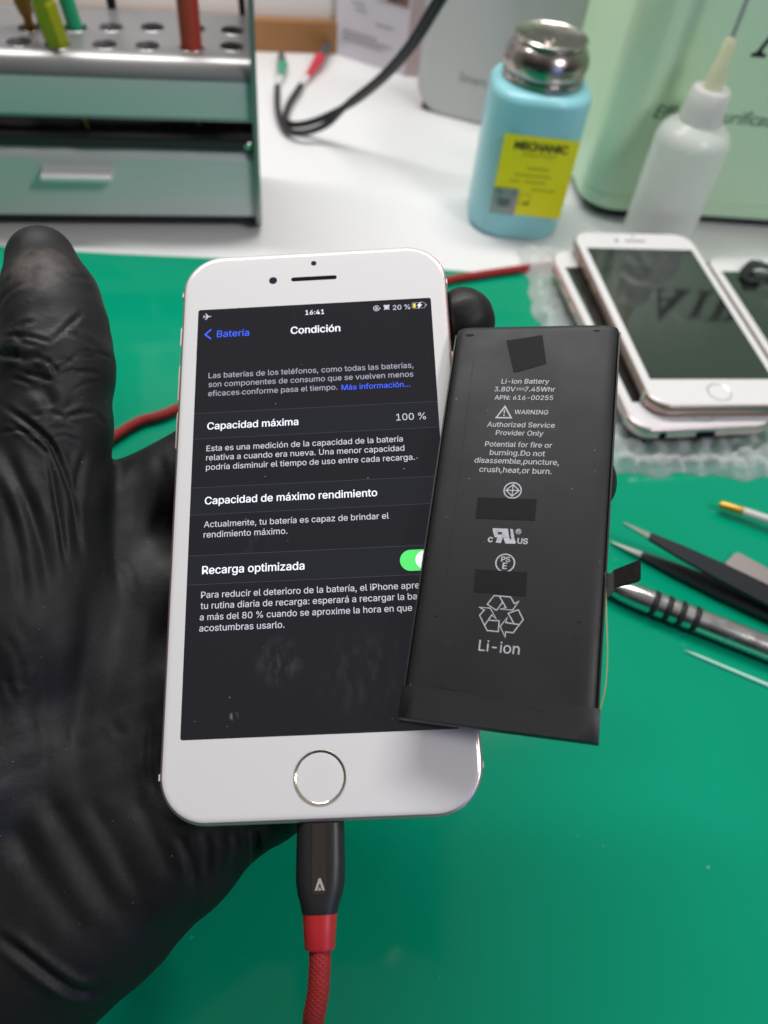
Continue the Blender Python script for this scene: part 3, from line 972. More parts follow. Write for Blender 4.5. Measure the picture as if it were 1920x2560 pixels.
# fine sharp creases of thin stretched rubber, running mostly across the hand
rn_ = n_.nodes.new('ShaderNodeTexNoise'); rn_.noise_type = 'RIDGED_MULTIFRACTAL'
rn_.inputs['Scale'].default_value = 42; rn_.inputs['Detail'].default_value = 4; rn_.inputs['Distortion'].default_value = .6
rm_ = n_.nodes.new('ShaderNodeMapping'); rm_.inputs['Scale'].default_value = (1.9, .75, 1); rm_.inputs['Rotation'].default_value = (0, 0, .35)
rb_ = n_.nodes.new('ShaderNodeBump'); rb_.inputs['Strength'].default_value = .6; rb_.inputs['Distance'].default_value = .0016; rb_.invert = True
old_ = p_.inputs['Normal'].links[0].from_socket
n_.links.new(co_.outputs['Object'], rm_.inputs[0]); n_.links.new(rm_.outputs[0], rn_.inputs[0])
n_.links.new(rn_.outputs[0], rb_.inputs['Height']); n_.links.new(old_, rb_.inputs['Normal'])
n_.links.new(rb_.outputs[0], p_.inputs['Normal'])
hand = build_hand()
hand.data.materials.append(m_glove)
tag(hand, 'hand in a wrinkled black nitrile glove holding the lit phone', 'gloved hand')

# ------------------------------------------------------------------ the spare phones on bubble wrap
def flat_phone(cx, cy, z, deg):
    return Matrix.Translation((cx, cy, z)) @ Matrix.Rotation(rad(deg), 4, 'Z')


GS = 'spare white phones on the bubble wrap'
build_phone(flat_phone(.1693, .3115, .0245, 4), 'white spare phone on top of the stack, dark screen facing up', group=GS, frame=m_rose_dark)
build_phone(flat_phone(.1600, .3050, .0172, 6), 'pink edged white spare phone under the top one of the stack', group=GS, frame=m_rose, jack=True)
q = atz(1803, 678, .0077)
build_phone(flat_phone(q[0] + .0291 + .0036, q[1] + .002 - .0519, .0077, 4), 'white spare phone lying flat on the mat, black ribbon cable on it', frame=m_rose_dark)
# torn black ribbon on that phone
m_rib = mat('ribbon_black', (.01, .012, .012), .35)
b = MB()
c0 = atz(1868, 690, .009)
rib = spline([c0 + [-.004, .000, 0], c0 + [-.001, .003, .0022], c0 + [.004, .006, .0042], c0 + [.012, .006, .003], c0 + [.024, .002, .001]], 6)
b.loft([[(p[0], p[1] - .005, p[2]), (p[0], p[1] + .003, p[2]), (p[0], p[1] + .003, p[2] + .0005), (p[0], p[1] - .005, p[2] + .0005)] for p in rib])
b.box(c0[0] - .003, c0[0] + .004, c0[1] - .008, c0[1] + .002, .0079, .0105)
tag(b.build('ribbon_cable', m_rib), 'curled black ribbon cable lying on the lone spare phone', 'ribbon cable')

# bubble wrap
mbw = bpy.data.materials.new('bubble_film')
mbw.use_nodes = True
nn = mbw.node_tree
nn.nodes.clear()
out = nn.nodes.new('ShaderNodeOutputMaterial')
tr = nn.nodes.new('ShaderNodeBsdfTransparent'); tr.inputs[0].default_value = (.93, .94, .94, 1)
pb = nn.nodes.new('ShaderNodeBsdfPrincipled')
pb.inputs['Base Color'].default_value = (.74, .74, .75, 1); pb.inputs['Roughness'].default_value = .12; pb.inputs['Specular IOR Level'].default_value = .9
no = nn.nodes.new('ShaderNodeTexNoise'); no.inputs['Scale'].default_value = 330; no.inputs['Detail'].default_value = 4
tco = nn.nodes.new('ShaderNodeTexCoord'); bu = nn.nodes.new('ShaderNodeBump'); bu.inputs['Strength'].default_value = .7; bu.inputs['Distance'].default_value = .0012
mxs = nn.nodes.new('ShaderNodeMixShader')
fr = nn.nodes.new('ShaderNodeLayerWeight'); fr.inputs[0].default_value = .35
mrr = nn.nodes.new('ShaderNodeMapRange'); mrr.inputs['To Min'].default_value = .32; mrr.inputs['To Max'].default_value = .9
nn.links.new(tco.outputs['Object'], no.inputs[0]); nn.links.new(no.outputs[0], bu.inputs['Height'])
nn.links.new(bu.outputs[0], pb.inputs['Normal'])
nn.links.new(fr.outputs['Facing'], mrr.inputs[0]); nn.links.new(mrr.outputs[0], mxs.inputs[0])
nn.links.new(tr.outputs[0], mxs.inputs[1]); nn.links.new(pb.outputs[0], mxs.inputs[2]); nn.links.new(mxs.outputs[0], out.inputs[0])
X0, X1, Y0, Y1 = .1105, .2155, .2235, .398
nx, ny = 150, 250
gx, gy = np.linspace(X0, X1, nx), np.linspace(Y0, Y1, ny)
GX, GY = np.meshgrid(gx, gy, indexing='ij')
wob = .0012 * np.sin(GY * 160) + .001 * np.sin(GY * 310 + 1)
wob2 = .0012 * np.sin(GX * 150 + 2) + .0009 * np.sin(GX * 330)
de = np.minimum(np.minimum(GX - X0, X1 - GX), np.minimum(GY - Y0, Y1 - GY))
base = .0056 * (1 - np.exp(-de / .0035))
bubbles = np.zeros_like(base)
pit = .0098
row = 0
y = Y0 + .004
while y < Y1:
    x = X0 + .004 + (pit / 2 if row % 2 else 0)
    while x < X1:
        dd = np.hypot(GX - x - rng.normal() * .0004, GY - y) / (.0044)
        bubbles = np.maximum(bubbles, np.clip(1 - dd ** 2, 0, 1) * (.0012 + .0012 * rng.random()))
        x += pit
    y += pit * .87
    row += 1
top = base + bubbles * np.clip(de / .004, .45, 1) * np.clip(1 - (GY - .25) / .03, .3, 1)
top = np.minimum(top, .0099)
for _k in range(7):
    _a, _f = rng.uniform(0, 6.28), rng.uniform(250, 900)
    top += .0003 * np.sin((GX * math.cos(_a) + GY * math.sin(_a)) * _f + rng.uniform(0, 6)) * np.clip(de / .003, 0, 1) * (de < .025)
b = MB()
Pt_ = np.stack([GX + wob * np.clip(1 - de / .02, 0, 1), GY + wob2 * np.clip(1 - de / .02, 0, 1), np.maximum(top, .0003)], -1)
fs = [(i * ny + j, (i + 1) * ny + j, (i + 1) * ny + j + 1, i * ny + j + 1) for i in range(nx - 1) for j in range(ny - 1)]
b.add(Pt_.reshape(-1, 3), fs)
tag(b.build('bubble_wrap', mbw, smooth=60), 'clear bubble wrap sheet spread under the stacked spare phones', 'bubble wrap')

# ------------------------------------------------------------------ hand tools on the mat, right
m_steel = mat('polished_steel', (.70, .69, .68), .2, 1., rvar=(200, .16, .28))
m_blackmetal = mat('black_coated_steel', (.012, .013, .018), .38, spec=.5, bump=(1200, .06, .0002))
m_tip = mat('tip_steel', (.62, .60, .56), .3, 1.)
m_rubber = mat('black_rubber', (.012, .012, .014), .55)
# precision knife
kn = thing('precision_knife', 'round silver precision knife handle with four black rings', 'knife')
A, B_ = atz(1528, 1466, .0048), atz(1930, 1624, .0048)
d = (B_ - A); L = np.linalg.norm(d); d /= L
Mk = Matrix(((d[0], -d[1], 0, A[0]), (d[1], d[0], 0, A[1]), (0, 0, 1, .0048), (0, 0, 0, 1)))
Rx = Matrix.Rotation(rad(90), 4, 'Y')
rpos = [float((atz(u, v, .0048) - A) @ d) for u, v in [(1636, 1503), (1669, 1517), (1702, 1531), (1737, 1545)]]
b = MB()
prof = [(.0012, -.004), (.0028, -.001), (.0040, .004), (.0045, .010)]
for r0 in rpos:
    prof += [(.0046, r0 - .0011), (.0041, r0 - .0008), (.0041, r0 + .0008), (.0046, r0 + .0011)]
prof += [(.0046, L), (.0046, L + .06), (.003, L + .064)]
b.lathe(prof, 32)
kb = b.build('handle', m_steel, kn, M=Mk @ Rx, smooth=30)
for r0 in rpos:
    b = MB()
    k = 28
    b.loft([[(r * math.cos(2 * math.pi * i / k), r * math.sin(2 * math.pi * i / k), r0 + z) for i in range(k)] for r, z in [(.0041, -.0008), (.0048, -.0006), (.0051, 0), (.0048, .0006), (.0041, .0008)]], cap0=False, cap1=False)
    b.build('grip_ring', m_rubber, kn, M=Mk @ Rx)
# tweezers lying flat: lower and upper arm joined at the far end
tw = thing('tweezers', 'black tweezers with two bare steel points lying open on the mat', 'tweezers')


def arm(tip_px, joint_px, z0, z1, nm, far):
    t0 = atz(*tip_px, z0)
    j = atz(*joint_px, z0)
    dd = (j - t0); ll = np.linalg.norm(dd[:2]); dd = dd / ll
    nn_ = np.array([-dd[1], dd[0], 0])
    st = [(0, .00025), (.35, .0007), (1.0, .0016), (2.2, .0030), (3.6, .0042), (6.0, .0050), (9.0, .0050)]
    b = MB()
    loops = []
    for s_, w in [(0, .0002), (.4, .0007), (1.0, .0014)]:
        c = t0 + dd * ll * s_
        c[2] = z0 + (z1 - z0) * s_ / 8
        loops.append([c + nn_ * w, c - nn_ * w, c - nn_ * w + [0, 0, .0011], c + nn_ * w + [0, 0, .0011]])
    b.loft(loops)
    tp = b.build('point', m_tip, tw, smooth=30)
    b = MB()
    loops = []
    for s_, w in [(1.0, .0016), (2.2, .0032), (3.6, .0042), (6.0, .0048), (8.0, .0048)]:
        c = t0 + dd * ll * s_
        c[2] = z0 + (z1 - z0) * min(s_, 8) / 8
        loops.append([c + nn_ * w - [0, 0, .0001], c - nn_ * w - [0, 0, .0001], c - nn_ * w + [0, 0, .0013], c + nn_ * w + [0, 0, .0013]])
    b.loft(loops)
    b.build('arm', m_blackmetal, tw, smooth=30)


arm((1526, 1358), (1600, 1392), .0006, .0045, 'arm', 0)
arm((1555, 1310), (1623, 1341), .0108, .0062, 'arm', 0)
# gold tipped rod
pr_ = thing('probe_rod', 'thin white rod with a gold tip lying on the mat', 'probe')
A, B_, E_ = atz(1797, 1260, .004), atz(1857, 1278, .0045), atz(1960, 1312, .0055)
m_gold = mat('gold_tip', (.72, .42, .08), .3, .7)
m_rod = mat('pale_rod', (.72, .70, .67), .3, .3)
b = MB()
dAB = (B_ - A)
b.tube([A - dAB * .02, A + dAB * .03, A + dAB * .12, B_], [.0004, .0013, .0017, .0018], 16)
b.build('tip', m_gold, pr_)
b = MB()
b.tube([B_, B_ + (E_ - B_) * .5, E_, E_ + (E_ - B_) * .6], [.0018, .0018, .0018, .0018], 16)
b.build('shaft', m_rod, pr_)
# grey pry bar end
m_pry = mat('dull_steel', (.42, .37, .36), .45, .8, bump=(300, .1, .0003, (1, 8, 1)))
b = MB()
P1, P2, P3, P4 = atz(1808, 1412, .001), atz(1841, 1380, .001), atz(1960, 1445, .001), atz(1960, 1500, .001)
cc = [(P1 * .85 + P2 * .15), (P1 * .12 + P2 * .88), P2 * .93 + P3 * .07, P3, P4, P1 * .94 + P4 * .06]
b.loft([[(p[0], p[1], z) for p in cc] for z in (.0002, .0014)])
tag(b.build('pry_bar', m_pry, smooth=0), 'flat dull grey steel pry bar lying behind the tweezers', 'pry tool')
# thin pale rod added to stand in for a reflected streak on the mat
m_streak = mat('streak_pale', (.45, .80, .66), .25, spec=.6)
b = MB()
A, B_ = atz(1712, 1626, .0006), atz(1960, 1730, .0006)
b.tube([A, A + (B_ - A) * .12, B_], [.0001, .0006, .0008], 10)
tag(b.build('streak_rod', m_streak), 'thin pale green rod standing in for a reflected streak below the silver knife', 'reflection streak')

# ------------------------------------------------------------------ tool rack, back left
m_alu = mat('brushed_aluminium', (.34, .33, .33), .34, .6, bump=(500, .12, .0002, (.05, 1, 1)))
m_alu2 = mat('lightened_aluminium', (.66, .665, .65), .5, .12, bump=(700, .1, .0002, (.05, 1, 1)))  # lighter copy of the rack metal, brightening dim front faces by colour
m_inner = mat('rack_inside', (.025, .024, .024), .6)
P0 = atz(655, 576, 0)
RK = Matrix.Translation(P0) @ Matrix.Rotation(rad(6.0), 4, 'Z')
RKi = RK.inverted()
rk = thing('tool_rack', 'brushed aluminium screwdriver rack with a drawer, open slot and holes', 'tool rack', RK)
loc = lambda p: RKi @ Vector(p)
ZT, WD, DP = .0862, .30, .062
# top shelf: plate with a rounded front lip, holes cut out
b = MB()
sec = []
for i in range(13):
    a = rad(-90 + 0 + 90 * i / 12)
prof = [(.001, .0585), (.0, .0605), (.0, .0755)]
for i in range(1, 11):
    a = math.pi - (math.pi / 2) * i / 10
    prof.append((.0105 + .0105 * math.cos(a), ZT - .0105 + .0105 * math.sin(a)))
prof += [(DP, ZT), (DP, ZT - .0022), (.0105, ZT - .0022)]
for i in range(1, 7):
    a = math.pi / 2 + (math.pi / 2) * i / 6
    prof.append((.0105 + .0083 * math.cos(a), ZT - .0105 + .0083 * math.sin(a)))
prof += [(.0022, .0585)]
b.loft([[(x, y, z) for y, z in prof] for x in (-WD, -.0026)])
shelf = b.build('top_shelf', m_alu, rk, smooth=30)
hole_px = [(48, 105), (145, 113), (262, 112), (369, 115), (479, 119), (580, 117), (76, 70), (188, 70), (278, 69), (381, 69), (484, 72), (581, 77), (-60, 100), (-40, 66), (640, 200)]
hb = MB()
holes = []
for u, v in hole_px[:-1]:
    p = loc(atz(u, v, ZT))
    holes.append(p)
    hb.lathe([(.0056, ZT - .02), (.0056, ZT + .02)], 28, p.x, p.y)
cut = hb.build('cutter', m_alu, rk, smooth=0)
md = shelf.modifiers.new('b', 'BOOLEAN'); md.object = cut; md.operation = 'DIFFERENCE'; md.solver = 'EXACT'
bpy.context.view_layer.update()
me = bpy.data.meshes.new_from_object(shelf.evaluated_get(bpy.context.evaluated_depsgraph_get()))
shelf.modifiers.clear(); shelf.data = me
bpy.data.objects.remove(cut)
me.polygons.foreach_set('use_smooth', [True] * len(me.polygons)); me.set_sharp_from_angle(angle=rad(30))
me.materials.append(m_alu2)
for pl_ in me.polygons:              # flat front strip coloured lighter than the top, in place of front light
    if pl_.normal.y < -.98: pl_.material_index = 1
# rolled rims of the holes
for p in holes:
    b = MB()
    k = 28
    b.loft([[(p.x + r * math.cos(2 * math.pi * i / k), p.y + r * math.sin(2 * math.pi * i / k), z) for i in range(k)] for r, z in [(.0056, ZT - .008), (.0054, ZT - .0005), (.0057, ZT + .0003), (.0061, ZT + .00005)]], cap0=False, cap1=False)
    b.build('hole_rim', m_alu, rk)
b = MB()
b.box(-WD, -.0026, .004, DP, .0445, .0455)
b.box(-WD, -.0026, DP - .002, DP, .046, ZT - .003)
b.build('inner_tray', m_inner, rk, smooth=0)
b = MB()
prof = [(.0015, .0075), (.0005, .0085), (.0005, .0385), (.003, .0425), (.006, .0443), (.05, .0443), (.05, .0075)]
b.loft([[(x, y, z) for y, z in prof] for x in (-WD, -.0030)])
dr = b.build('drawer', m_alu2, rk, smooth=30)
hx0, hx1 = loc(aty(90, 400, P0[1] - .02)).x, loc(aty(275, 400, P0[1] - .01)).x
b = MB()
prof = [(.0006, .0295), (-.0085, .0310), (-.0095, .0318), (-.0093, .0335), (.0006, .0350)]
b.loft([[(x, y, z) for y, z in prof] for x in (hx0, hx1)])
m_hand = mat('bright_aluminium', (.86, .85, .86), .4, .25)
b.build('handle', m_hand, dr, smooth=20)
b = MB()
b.box(-WD, -.0030, .006, DP - .002, .001, .0072)
b.build('base', m_inner, rk, smooth=0)
b = MB()
prof = rrect(.068, .150, .012, 6, .030, .0752)
b.loft([[(x, y, z) for y, z in prof] for x in (-.0026, 0)])
sp = b.build('side_plate', m_alu, rk, smooth=30)
b = MB()
b.lathe([(.0019, 0), (.0019, .0009), (.0014, .0013)], 18)
b.build('screw', m_steel, rk, M=Matrix.Translation((-.0055, -.0004, .0475)) @ Matrix.Rotation(rad(90), 4, 'X'))
b = MB()
b.box(-WD, -.0030, .0, .0025, .0446, .049)
b.build('inner_lip', m_inner, rk, smooth=0)

# tools standing in the rack: handle through a hole
def stand(i):
    return RK @ holes[i]


def rack_tool(name, label, cat, i, lean, parts):
    o = stand(i)
    M = Matrix.Translation(o) @ Matrix.Rotation(rad(lean[0]), 4, 'Y') @ Matrix.Rotation(rad(lean[1]), 4, 'X')
    t = thing(name, label, cat, M, None)
    for nm, prof, m, n in parts:
        b = MB()
        b.lathe(prof, n)
        b.build(nm, m, t, smooth=30)
    return t


m_redp = mat('red_handle', (.62, .06, .04), .3, spec=.5)
m_yel = mat('lime_handle', (.42, .45, .015), .22, spec=.5, trans=.25)
m_grn = mat('green_handle', (.02, .42, .19), .35)
m_org = mat('amber_handle', (.62, .27, .015), .25, spec=.6, trans=.2)
m_shaft = mat('tool_shaft', (.55, .50, .38), .3, 1.)
m_brass = mat('brass_shaft', (.65, .45, .10), .35, .8)
rack_tool('screwdriver', 'red handled driver standing in the rack near its right end', 'screwdriver', 4, (0, 0),
          [('handle', [(.0046, -.004), (.0051, .0), (.0051, .09)], m_redp, 24), ('shaft', [(.0015, -.036), (.0015, -.004)], m_shaft, 12)])
rack_tool('screwdriver', 'lime green clear handled driver leaning in the front row of the rack', 'screwdriver', 1, (-9, 0),
          [('handle', [(.0040, -.006), (.0050, -.002), (.0056, .003), (.0058, .017), (.0048, .0185), (.0062, .021), (.0068, .03), (.0060, .036), (.0070, .045), (.0070, .08)], m_yel, 6), ('shaft', [(.0009, -.038), (.0009, -.006)], m_brass, 10)])
rack_tool('screwdriver', 'plain mint green handled driver behind the lime green one', 'screwdriver', 7, (-7, 0),
          [('handle', [(.0030, -.004), (.0036, 0), (.0036, .08)], m_grn, 20), ('shaft', [(.0012, -.03), (.0012, -.004)], m_shaft, 10)])
rack_tool('screwdriver', 'amber handled driver with a ribbed neck in the back row', 'screwdriver', 6, (-3, 0),
          [('handle', [(.0022, -.004), (.0022, .005), (.0030, .006), (.0042, .011), (.0040, .014), (.0050, .017), (.0046, .021), (.0054, .026), (.0054, .07)], m_org, 18), ('shaft', [(.001, -.03), (.001, -.004)], m_shaft, 10)])
o = RK @ Vector((loc(atz(272, 40, ZT)).x, DP - .004, ZT))
t = thing('tweezers', 'black curved tweezers standing behind the tool rack', 'tweezers', Matrix.Translation(o))
for q in (-1, 1):
    b = MB()
    b.loft([[(q * (.0008 + z * .05) - .0012, -.001 + y, z), (q * (.0008 + z * .05) + .0012, -.001 + y, z), (q * (.0008 + z * .05) + .0012, .001 + y, z), (q * (.0008 + z * .05) - .0012, .001 + y, z)] for z, y in ((-.02, 0.008), (0, .006), (.02, .006), (.07, .008))])
    b.build('arm', m_blackmetal, t)
o = RK @ Vector((loc(atz(607, 45, ZT)).x, DP + .004, ZT))
b = MB()
b.lathe([(.0008, -.03), (.0018, -.004), (.0020, .06)], 14)
ob = b.build('picking_tool', m_blackmetal, None, M=None)
ob.matrix_world = Matrix.Translation(o) @ Matrix.Rotation(rad(-2), 4, 'Y')
tag(ob, 'slim dark pick standing behind the right end of the tool rack', 'pick')

# ------------------------------------------------------------------ test leads
m_lead = mat('black_lead', (.012, .013, .017), .42)
m_redtip = mat('red_probe', (.55, .03, .05), .4)
m_greentip = mat('green_probe', (.06, .30, .20), .45)
m_dark = mat('dark_probe_end', (.07, .07, .075), .5)
m_heat = mat('white_sleeve', (.72, .70, .70), .5)


def lead(label, pts, plug_pts, m, r=.0022):
    t = thing('test_lead', label, 'test lead', None, 'black test leads behind the rack')
    b = MB(); b.tube(spline(pts, 10), r, 12)
    b.build('wire', m_lead, t)
    A, Bp, Cp = plug_pts
    e0 = np.array(pts[-1])
    b = MB(); b.tube([e0, e0 * .5 + A * .5, A], [r * .85, r * .8, r * .85], 12)
    b.build('sleeve', m_heat, t)
    b = MB(); b.tube([A, A * .5 + Bp * .5, Bp], [r * .9, r * 1.3, r * 1.9], 14)
    b.build('plug', m, t)
    b = MB(); b.tube([Bp, Bp * .5 + Cp * .5, Cp], [r * 1.5, r * 1.5, r * .9], 14)
    b.build('plug_end', m_dark, t)


top_ = [aty(1135, -60, .47), aty(1085, 22, .475), aty(1030, 110, .482), aty(960, 190, .492), aty(880, 255, .505)]
lead('black test lead ending in a red probe on the white bench',
     [p + np.array([.0022, 0, .001]) for p in top_] + [atz(800, 298, .012), atz(740, 312, .005), atz(715, 300, .0025), atz(722, 262, .0025), atz(752, 214, .0025)],
     (atz(768, 192, .003), atz(800, 145, .006), atz(822, 110, .006)), m_redtip)
lead('black test lead ending in a green probe close to the rack',
     [p + np.array([-.0022, 0, -.001]) for p in top_] + [atz(815, 312, .011), atz(750, 332, .005), atz(712, 320, .0025), atz(695, 275, .0025), atz(693, 216, .0025)],
     (atz(701, 192, .003), atz(706, 162, .0035), atz(703, 134, .003)), m_greentip, .0021)

# ------------------------------------------------------------------ leaflet, grey case, green machine
m_paper = mat('leaflet_paper', (.66, .63, .69), .6, bump=(60, .1, .001))
m_ink = mat('faint_ink', (.42, .40, .46), .7)
m_pic = mat('picture_print', (.38, .20, .17), .6, var=(55, (.10, .07, .07), .4, .6))
m_pink = mat('pink_page', (.52, .42, .43), .6)
Al, Bl = atz(838, 131), atz(1011, 186)
dl = (Bl - Al); Ll = float(np.linalg.norm(dl)); dl /= Ll
ML = Matrix(((dl[0], -dl[1], 0, Al[0]), (dl[1], dl[0], 0, Al[1]), (0, 0, 1, -.0012), (0, 0, 0, 1)))
lf = thing('leaflet', 'folded pale leaflet standing between the wall and grey case', 'leaflet', ML)
b = MB(); b.box(0, Ll, 0, .0012, 0, .18)
pg = b.build('page', m_paper, lf, smooth=0)
b = MB()
for x, z, w in ((.016, .055, .012), (.034, .048, .013), (.013, .038, .011), (.034, .028, .015), (.006, .018, .030), (.006, .015, .042), (.006, .012, .036), (.016, .034, .010), (.034, .044, .008)):
    b.add([(x, -.0003, z), (x + w, -.0003, z), (x + w, -.0003, z + .0016), (x, -.0003, z + .0016)], [(0, 1, 2, 3)])
b.build('lettering', m_ink, pg, smooth=0)
b = MB(); b.box(.042, Ll - .002, -.0004, -.0001, .045, .11)
b.build('picture', m_pic, pg, smooth=0)
b = MB()
b.loft([[(Ll, -.0002, z), (Ll + .022, .012, z), (Ll + .022, .0132, z), (Ll, .0012, z)] for z in (0, .18)])
b.build('page', m_pink, lf, smooth=0)

m_grey = mat('grey_plastic', (.52, .525, .52), .5, bump=(2500, .06, .0002))
m_greyink = mat('grey_ink', (.24, .24, .245), .6)
Ag, Bg = atz(1034, 268), atz(1216, 314)
dg_ = (Bg - Ag); dg_ /= np.linalg.norm(dg_)
MG = Matrix(((dg_[0], 0, -dg_[1], Ag[0]), (dg_[1], 0, dg_[0], Ag[1]), (0, 1, 0, -.0012), (0, 0, 0, 1)))   # local x right, y up, z into the case
gc = thing('grey_case', 'plain light grey plastic case standing behind the blue bottle', 'case', MG)
b = MB()
b.rr(.104, .23, .016, [(0, .0035), (.0006, .0015), (.0022, 0), (.030, 0), (.032, .003)], .052, .1152, n=10)
bd = b.build('shell', m_grey, gc, smooth=40)
b = MB(); b.rr(.094, .0022, .0008, [(.004, 0), (.028, 0)], .052, .0008, n=3)
b.build('foot_rail', m_rubber, gc)
b = MB(); b.text('Smart B', .030, .0255, 0, width=.026, bold=.01)
b.build('lettering', m_greyink, bd, smooth=0, M=Matrix.Translation((0, 0, -.0002)))

m_mint = mat('mint_plastic', (.60, .82, .56), .34, spec=.5, bump=(1800, .05, .0002))
m_base = mat('dark_base', (.015, .03, .03), .5)
m_ink2 = mat('green_ink', (.10, .18, .11), .5)
m_ink3 = mat('black_ink', (.008, .010, .010), .4)
YF = .437
gm = thing('air_purifier', 'mint green machine with black lettering standing at the back right', 'air purifier', Matrix.Translation((.156 + .12, YF + .0615, 0)))
b = MB()
b.rr(.24, .123, .020, [(.0052, .002), (.0062, .0004), (.0085, 0), (.0138, 0), (.0141, .0006), (.0144, 0), (.22, 0), (.226, .003)], n=12)
gb = b.build('body', m_mint, gm, smooth=30)
b = MB(); b.rr(.236, .119, .018, [(-.0012, .004), (.0048, .001), (.0054, .003)], n=10)
b.build('base', m_base, gm)
b = MB()
fx = lambda x: x - .276
b.text('Efficient purification', fx(.1787), .0610, 0, em=.0100, shear=.25, bold=.012, mi=0)
b.v = [(x, -.0615 - .00015, y) for x, y, z in b.v]
b.build('lettering', m_ink2, gb, smooth=0)
b = MB()
b.text('𝐀', fx(.2195), .0955, 0, width=.025, mi=0, bold=.012)
b.text('𝐈', fx(.249), .0955, 0, width=.0115, mi=0, bold=.012)
b.text('𝐑', fx(.264), .0955, 0, width=.024, mi=0, bold=.012)
b.v = [(x, -.0615 - .00015, y) for x, y, z in b.v]
b.build('headline', m_ink3, gb, smooth=0)

# ------------------------------------------------------------------ solvent bottle
m_cyan = mat('cyan_plastic', (.29, .65, .71), .32, spec=.5, sss=.05, bump=(500, .04, .0004))
m_cap = mat('cap_steel', (.44, .40, .36), .24, 1., rvar=(150, .16, .3))
m_label = mat('yellow_label', (.86, .80, .002), .4)
m_lab_ink = mat('label_ink', (.05, .05, .01), .6)
m_lab_ink2 = mat('label_faint_ink', (.52, .46, .01), .6)
m_stick = mat('silver_sticker', (.33, .36, .36), .35, .5, var=(90, (.16, .36, .30), .45, .6))
m_stick2 = mat('sticker_ink', (.10, .14, .14), .5)
BX, BY = .1120, .4345
bo = thing('pump_bottle', 'square cyan solvent bottle with steel pump cap and yellow label', 'bottle', Matrix.Translation((BX, BY, -.0012)) @ Matrix.Rotation(rad(-4.5), 4, 'Z'))
b = MB()
wd = .0535
b.rr(wd, wd, .0052, [(0, .003), (.0008, .0012), (.0025, 0), (.0735, 0), (.0755, .0004), (.0773, .0014), (.0784, .0030), (.0790, .0055), (.0793, .009)], n=10)
body = b.build('body', m_cyan, bo, smooth=50)
b = MB()
hw = wd / 2
b.add([(-.0175, -hw - .0002, .0160), (.0228, -hw - .0002, .0160), (.0228, -hw - .0002, .0600), (-.0175, -hw - .0002, .0600)], [(0, 1, 2, 3)])
lb = b.build('front_label', m_label, body, smooth=0)
b = MB()
b.text('MECHANIC', .0030, .0528, 0, width=.0285, align='C', bold=.05, mi=0)
b.text('SOLUTION', .0030, .0492, 0, width=.018, align='C', shear=.2, mi=1, bold=.02)
for x, y, w in ((-.002, .0425, .012), (-.008, .0385, .004), (-.004, .0385, .016), (-.010, .0350, .006), (-.002, .0350, .012), (.003, .0310, .013)):
    b.poly([(x, y), (x + w, y), (x + w, y + .0011), (x, y + .0011)], 0, 1)
b.stroke([(-.0025, .0285), (.0035, .0285), (.0035, .0225), (-.0025, .0225)], .0004, 0, 1, closed=True)
b.poly([(-.0015, .0228), (.0032, .0228), (.0032, .0245), (.0010, .0237)], .0, 0)
b.v = [(x, -hw - .00035, y) for x, y, z in b.v]
b.build('lettering', [m_lab_ink, m_lab_ink2], body, smooth=0)
b = MB()
b.box(-.0176, -.0035, -hw - .0007, -hw - .00045, .0158, .0310)
st = b.build('sticker', m_stick, body, smooth=0)
b = MB()
b.poly([(-.0135, .0205), (-.0075, .0205), (-.0070, .0250), (-.0140, .0250)], 0)
b.ring(-.0140, .0288, .0008, .0013, 0, n=14)
b.ring(-.0062, .0288, .0008, .0013, 0, n=14)
b.v = [(x, -hw - .0008, y) for x, y, z in b.v]
b.build('mark', m_stick2, st, smooth=0)
b = MB()
zc = .0790
b.lathe([(.0200, zc), (.0216, zc + 0.00070), (.0216, zc + 0.00304), (.0206, zc + 0.00365), (.0212, zc + 0.00478), (.0221, zc + 0.00783), (.0221, zc + 0.01044), (.0212, zc + 0.01375), (.0190, zc + 0.01670), (.0180, zc + 0.01757)], 56, cap1=False)
cp_ = b.build('pump_cap', m_cap, bo, smooth=40)
b = MB()
b.lathe([(.0180, zc + 0.01757), (.0189, zc + 0.01844), (.0190, zc + 0.02001), (.0182, zc + 0.02062), (.0172, zc + 0.01984), (.0100, zc + 0.01810), (.0040, zc + 0.01792), (.0030, zc + 0.01931), (.0005, zc + 0.01931)], 56, cap0=False)
b.build('dish', m_cap, cp_, smooth=40)

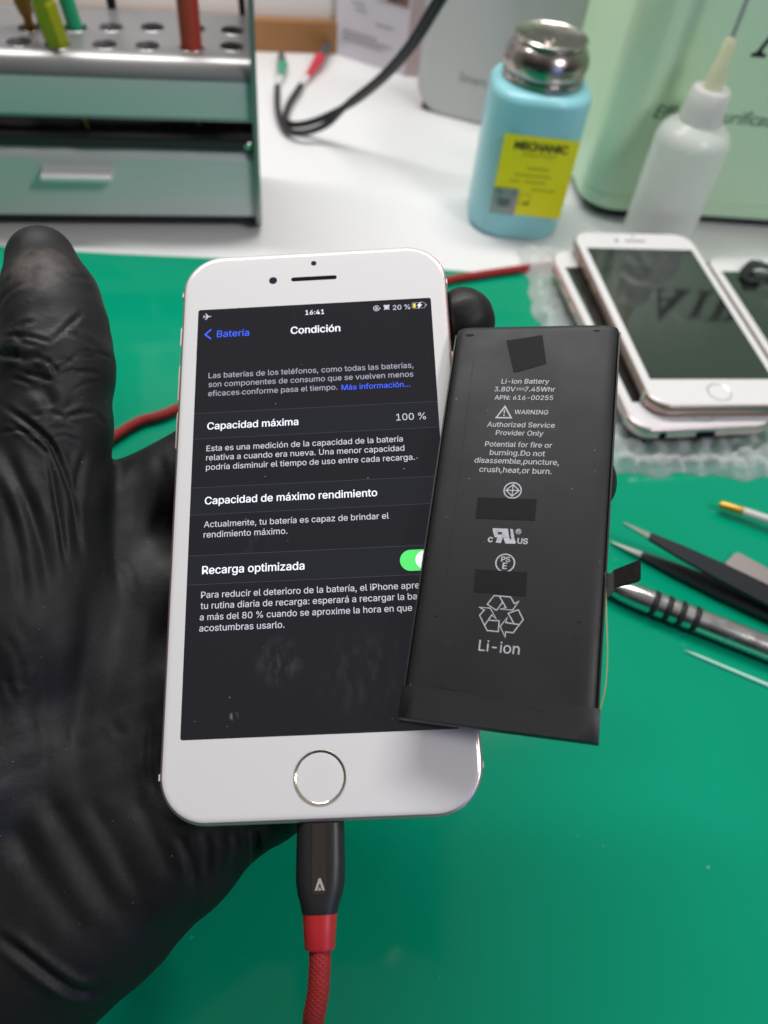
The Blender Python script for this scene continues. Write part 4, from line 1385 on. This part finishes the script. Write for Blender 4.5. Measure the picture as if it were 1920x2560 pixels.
# ------------------------------------------------------------------ dropper bottle
def milky(name, color, clear, rough=.28):
    m = bpy.data.materials.new(name)
    m.use_nodes = True
    n = m.node_tree
    p = n.nodes['Principled BSDF']
    p.inputs['Base Color'].default_value = (*color, 1)
    p.inputs['Roughness'].default_value = rough
    t = n.nodes.new('ShaderNodeBsdfTransparent')
    tl = n.nodes.new('ShaderNodeBsdfTranslucent')
    tl.inputs[0].default_value = (*color, 1)
    m1 = n.nodes.new('ShaderNodeMixShader'); m1.inputs[0].default_value = .28
    m2 = n.nodes.new('ShaderNodeMixShader'); m2.inputs[0].default_value = clear
    o = n.nodes['Material Output']
    n.links.new(p.outputs[0], m1.inputs[1]); n.links.new(tl.outputs[0], m1.inputs[2])
    n.links.new(m1.outputs[0], m2.inputs[1]); n.links.new(t.outputs[0], m2.inputs[2])
    n.links.new(m2.outputs[0], o.inputs['Surface'])
    return m


m_ldpe = milky('milky_plastic', (.93, .93, .89), .30)
m_capw = milky('white_cap', (.82, .80, .78), .15, .4)
m_hub = milky('yellow_hub', (.82, .79, .56), .35, .3)
m_needle = mat('needle_steel', (.55, .55, .55), .4, .7)
m_liq = mat('pale_residue', (.74, .72, .60), .5)
Dp = atz(1648, 588, 0)
Dp = np.array([.1945, .4125, 0])
db = thing('dropper_bottle', 'milky squeeze bottle with yellow needle hub before the mint machine', 'bottle', Matrix.Translation((Dp[0], Dp[1], -.0012)))
b = MB()
b.lathe([(.0175, 0), (.0195, .0015), (.0197, .006), (.0197, .0615), (.0191, .065), (.0165, .0692), (.0112, .0725), (.0098, .0738)], 48)
b.build('body', m_ldpe, db, smooth=50)
b = MB()
b.lathe([(.0108, .0730), (.0115, .0734), (.0108, .0790), (.0100, .0875), (.0090, .0885), (.004, .0887)], 40)
b.build('cap', m_capw, db, smooth=40)
b = MB()
b.lathe([(.0042, .0885), (.0048, .0892), (.0044, .098), (.0034, .0995), (.0033, .1100), (.0016, .1120)], 24)
hb_ = b.build('needle_hub', m_hub, db, smooth=40)
b = MB()
b.lathe([(.0012, .1115), (.0012, .170)], 14)
b.build('needle', m_needle, db)
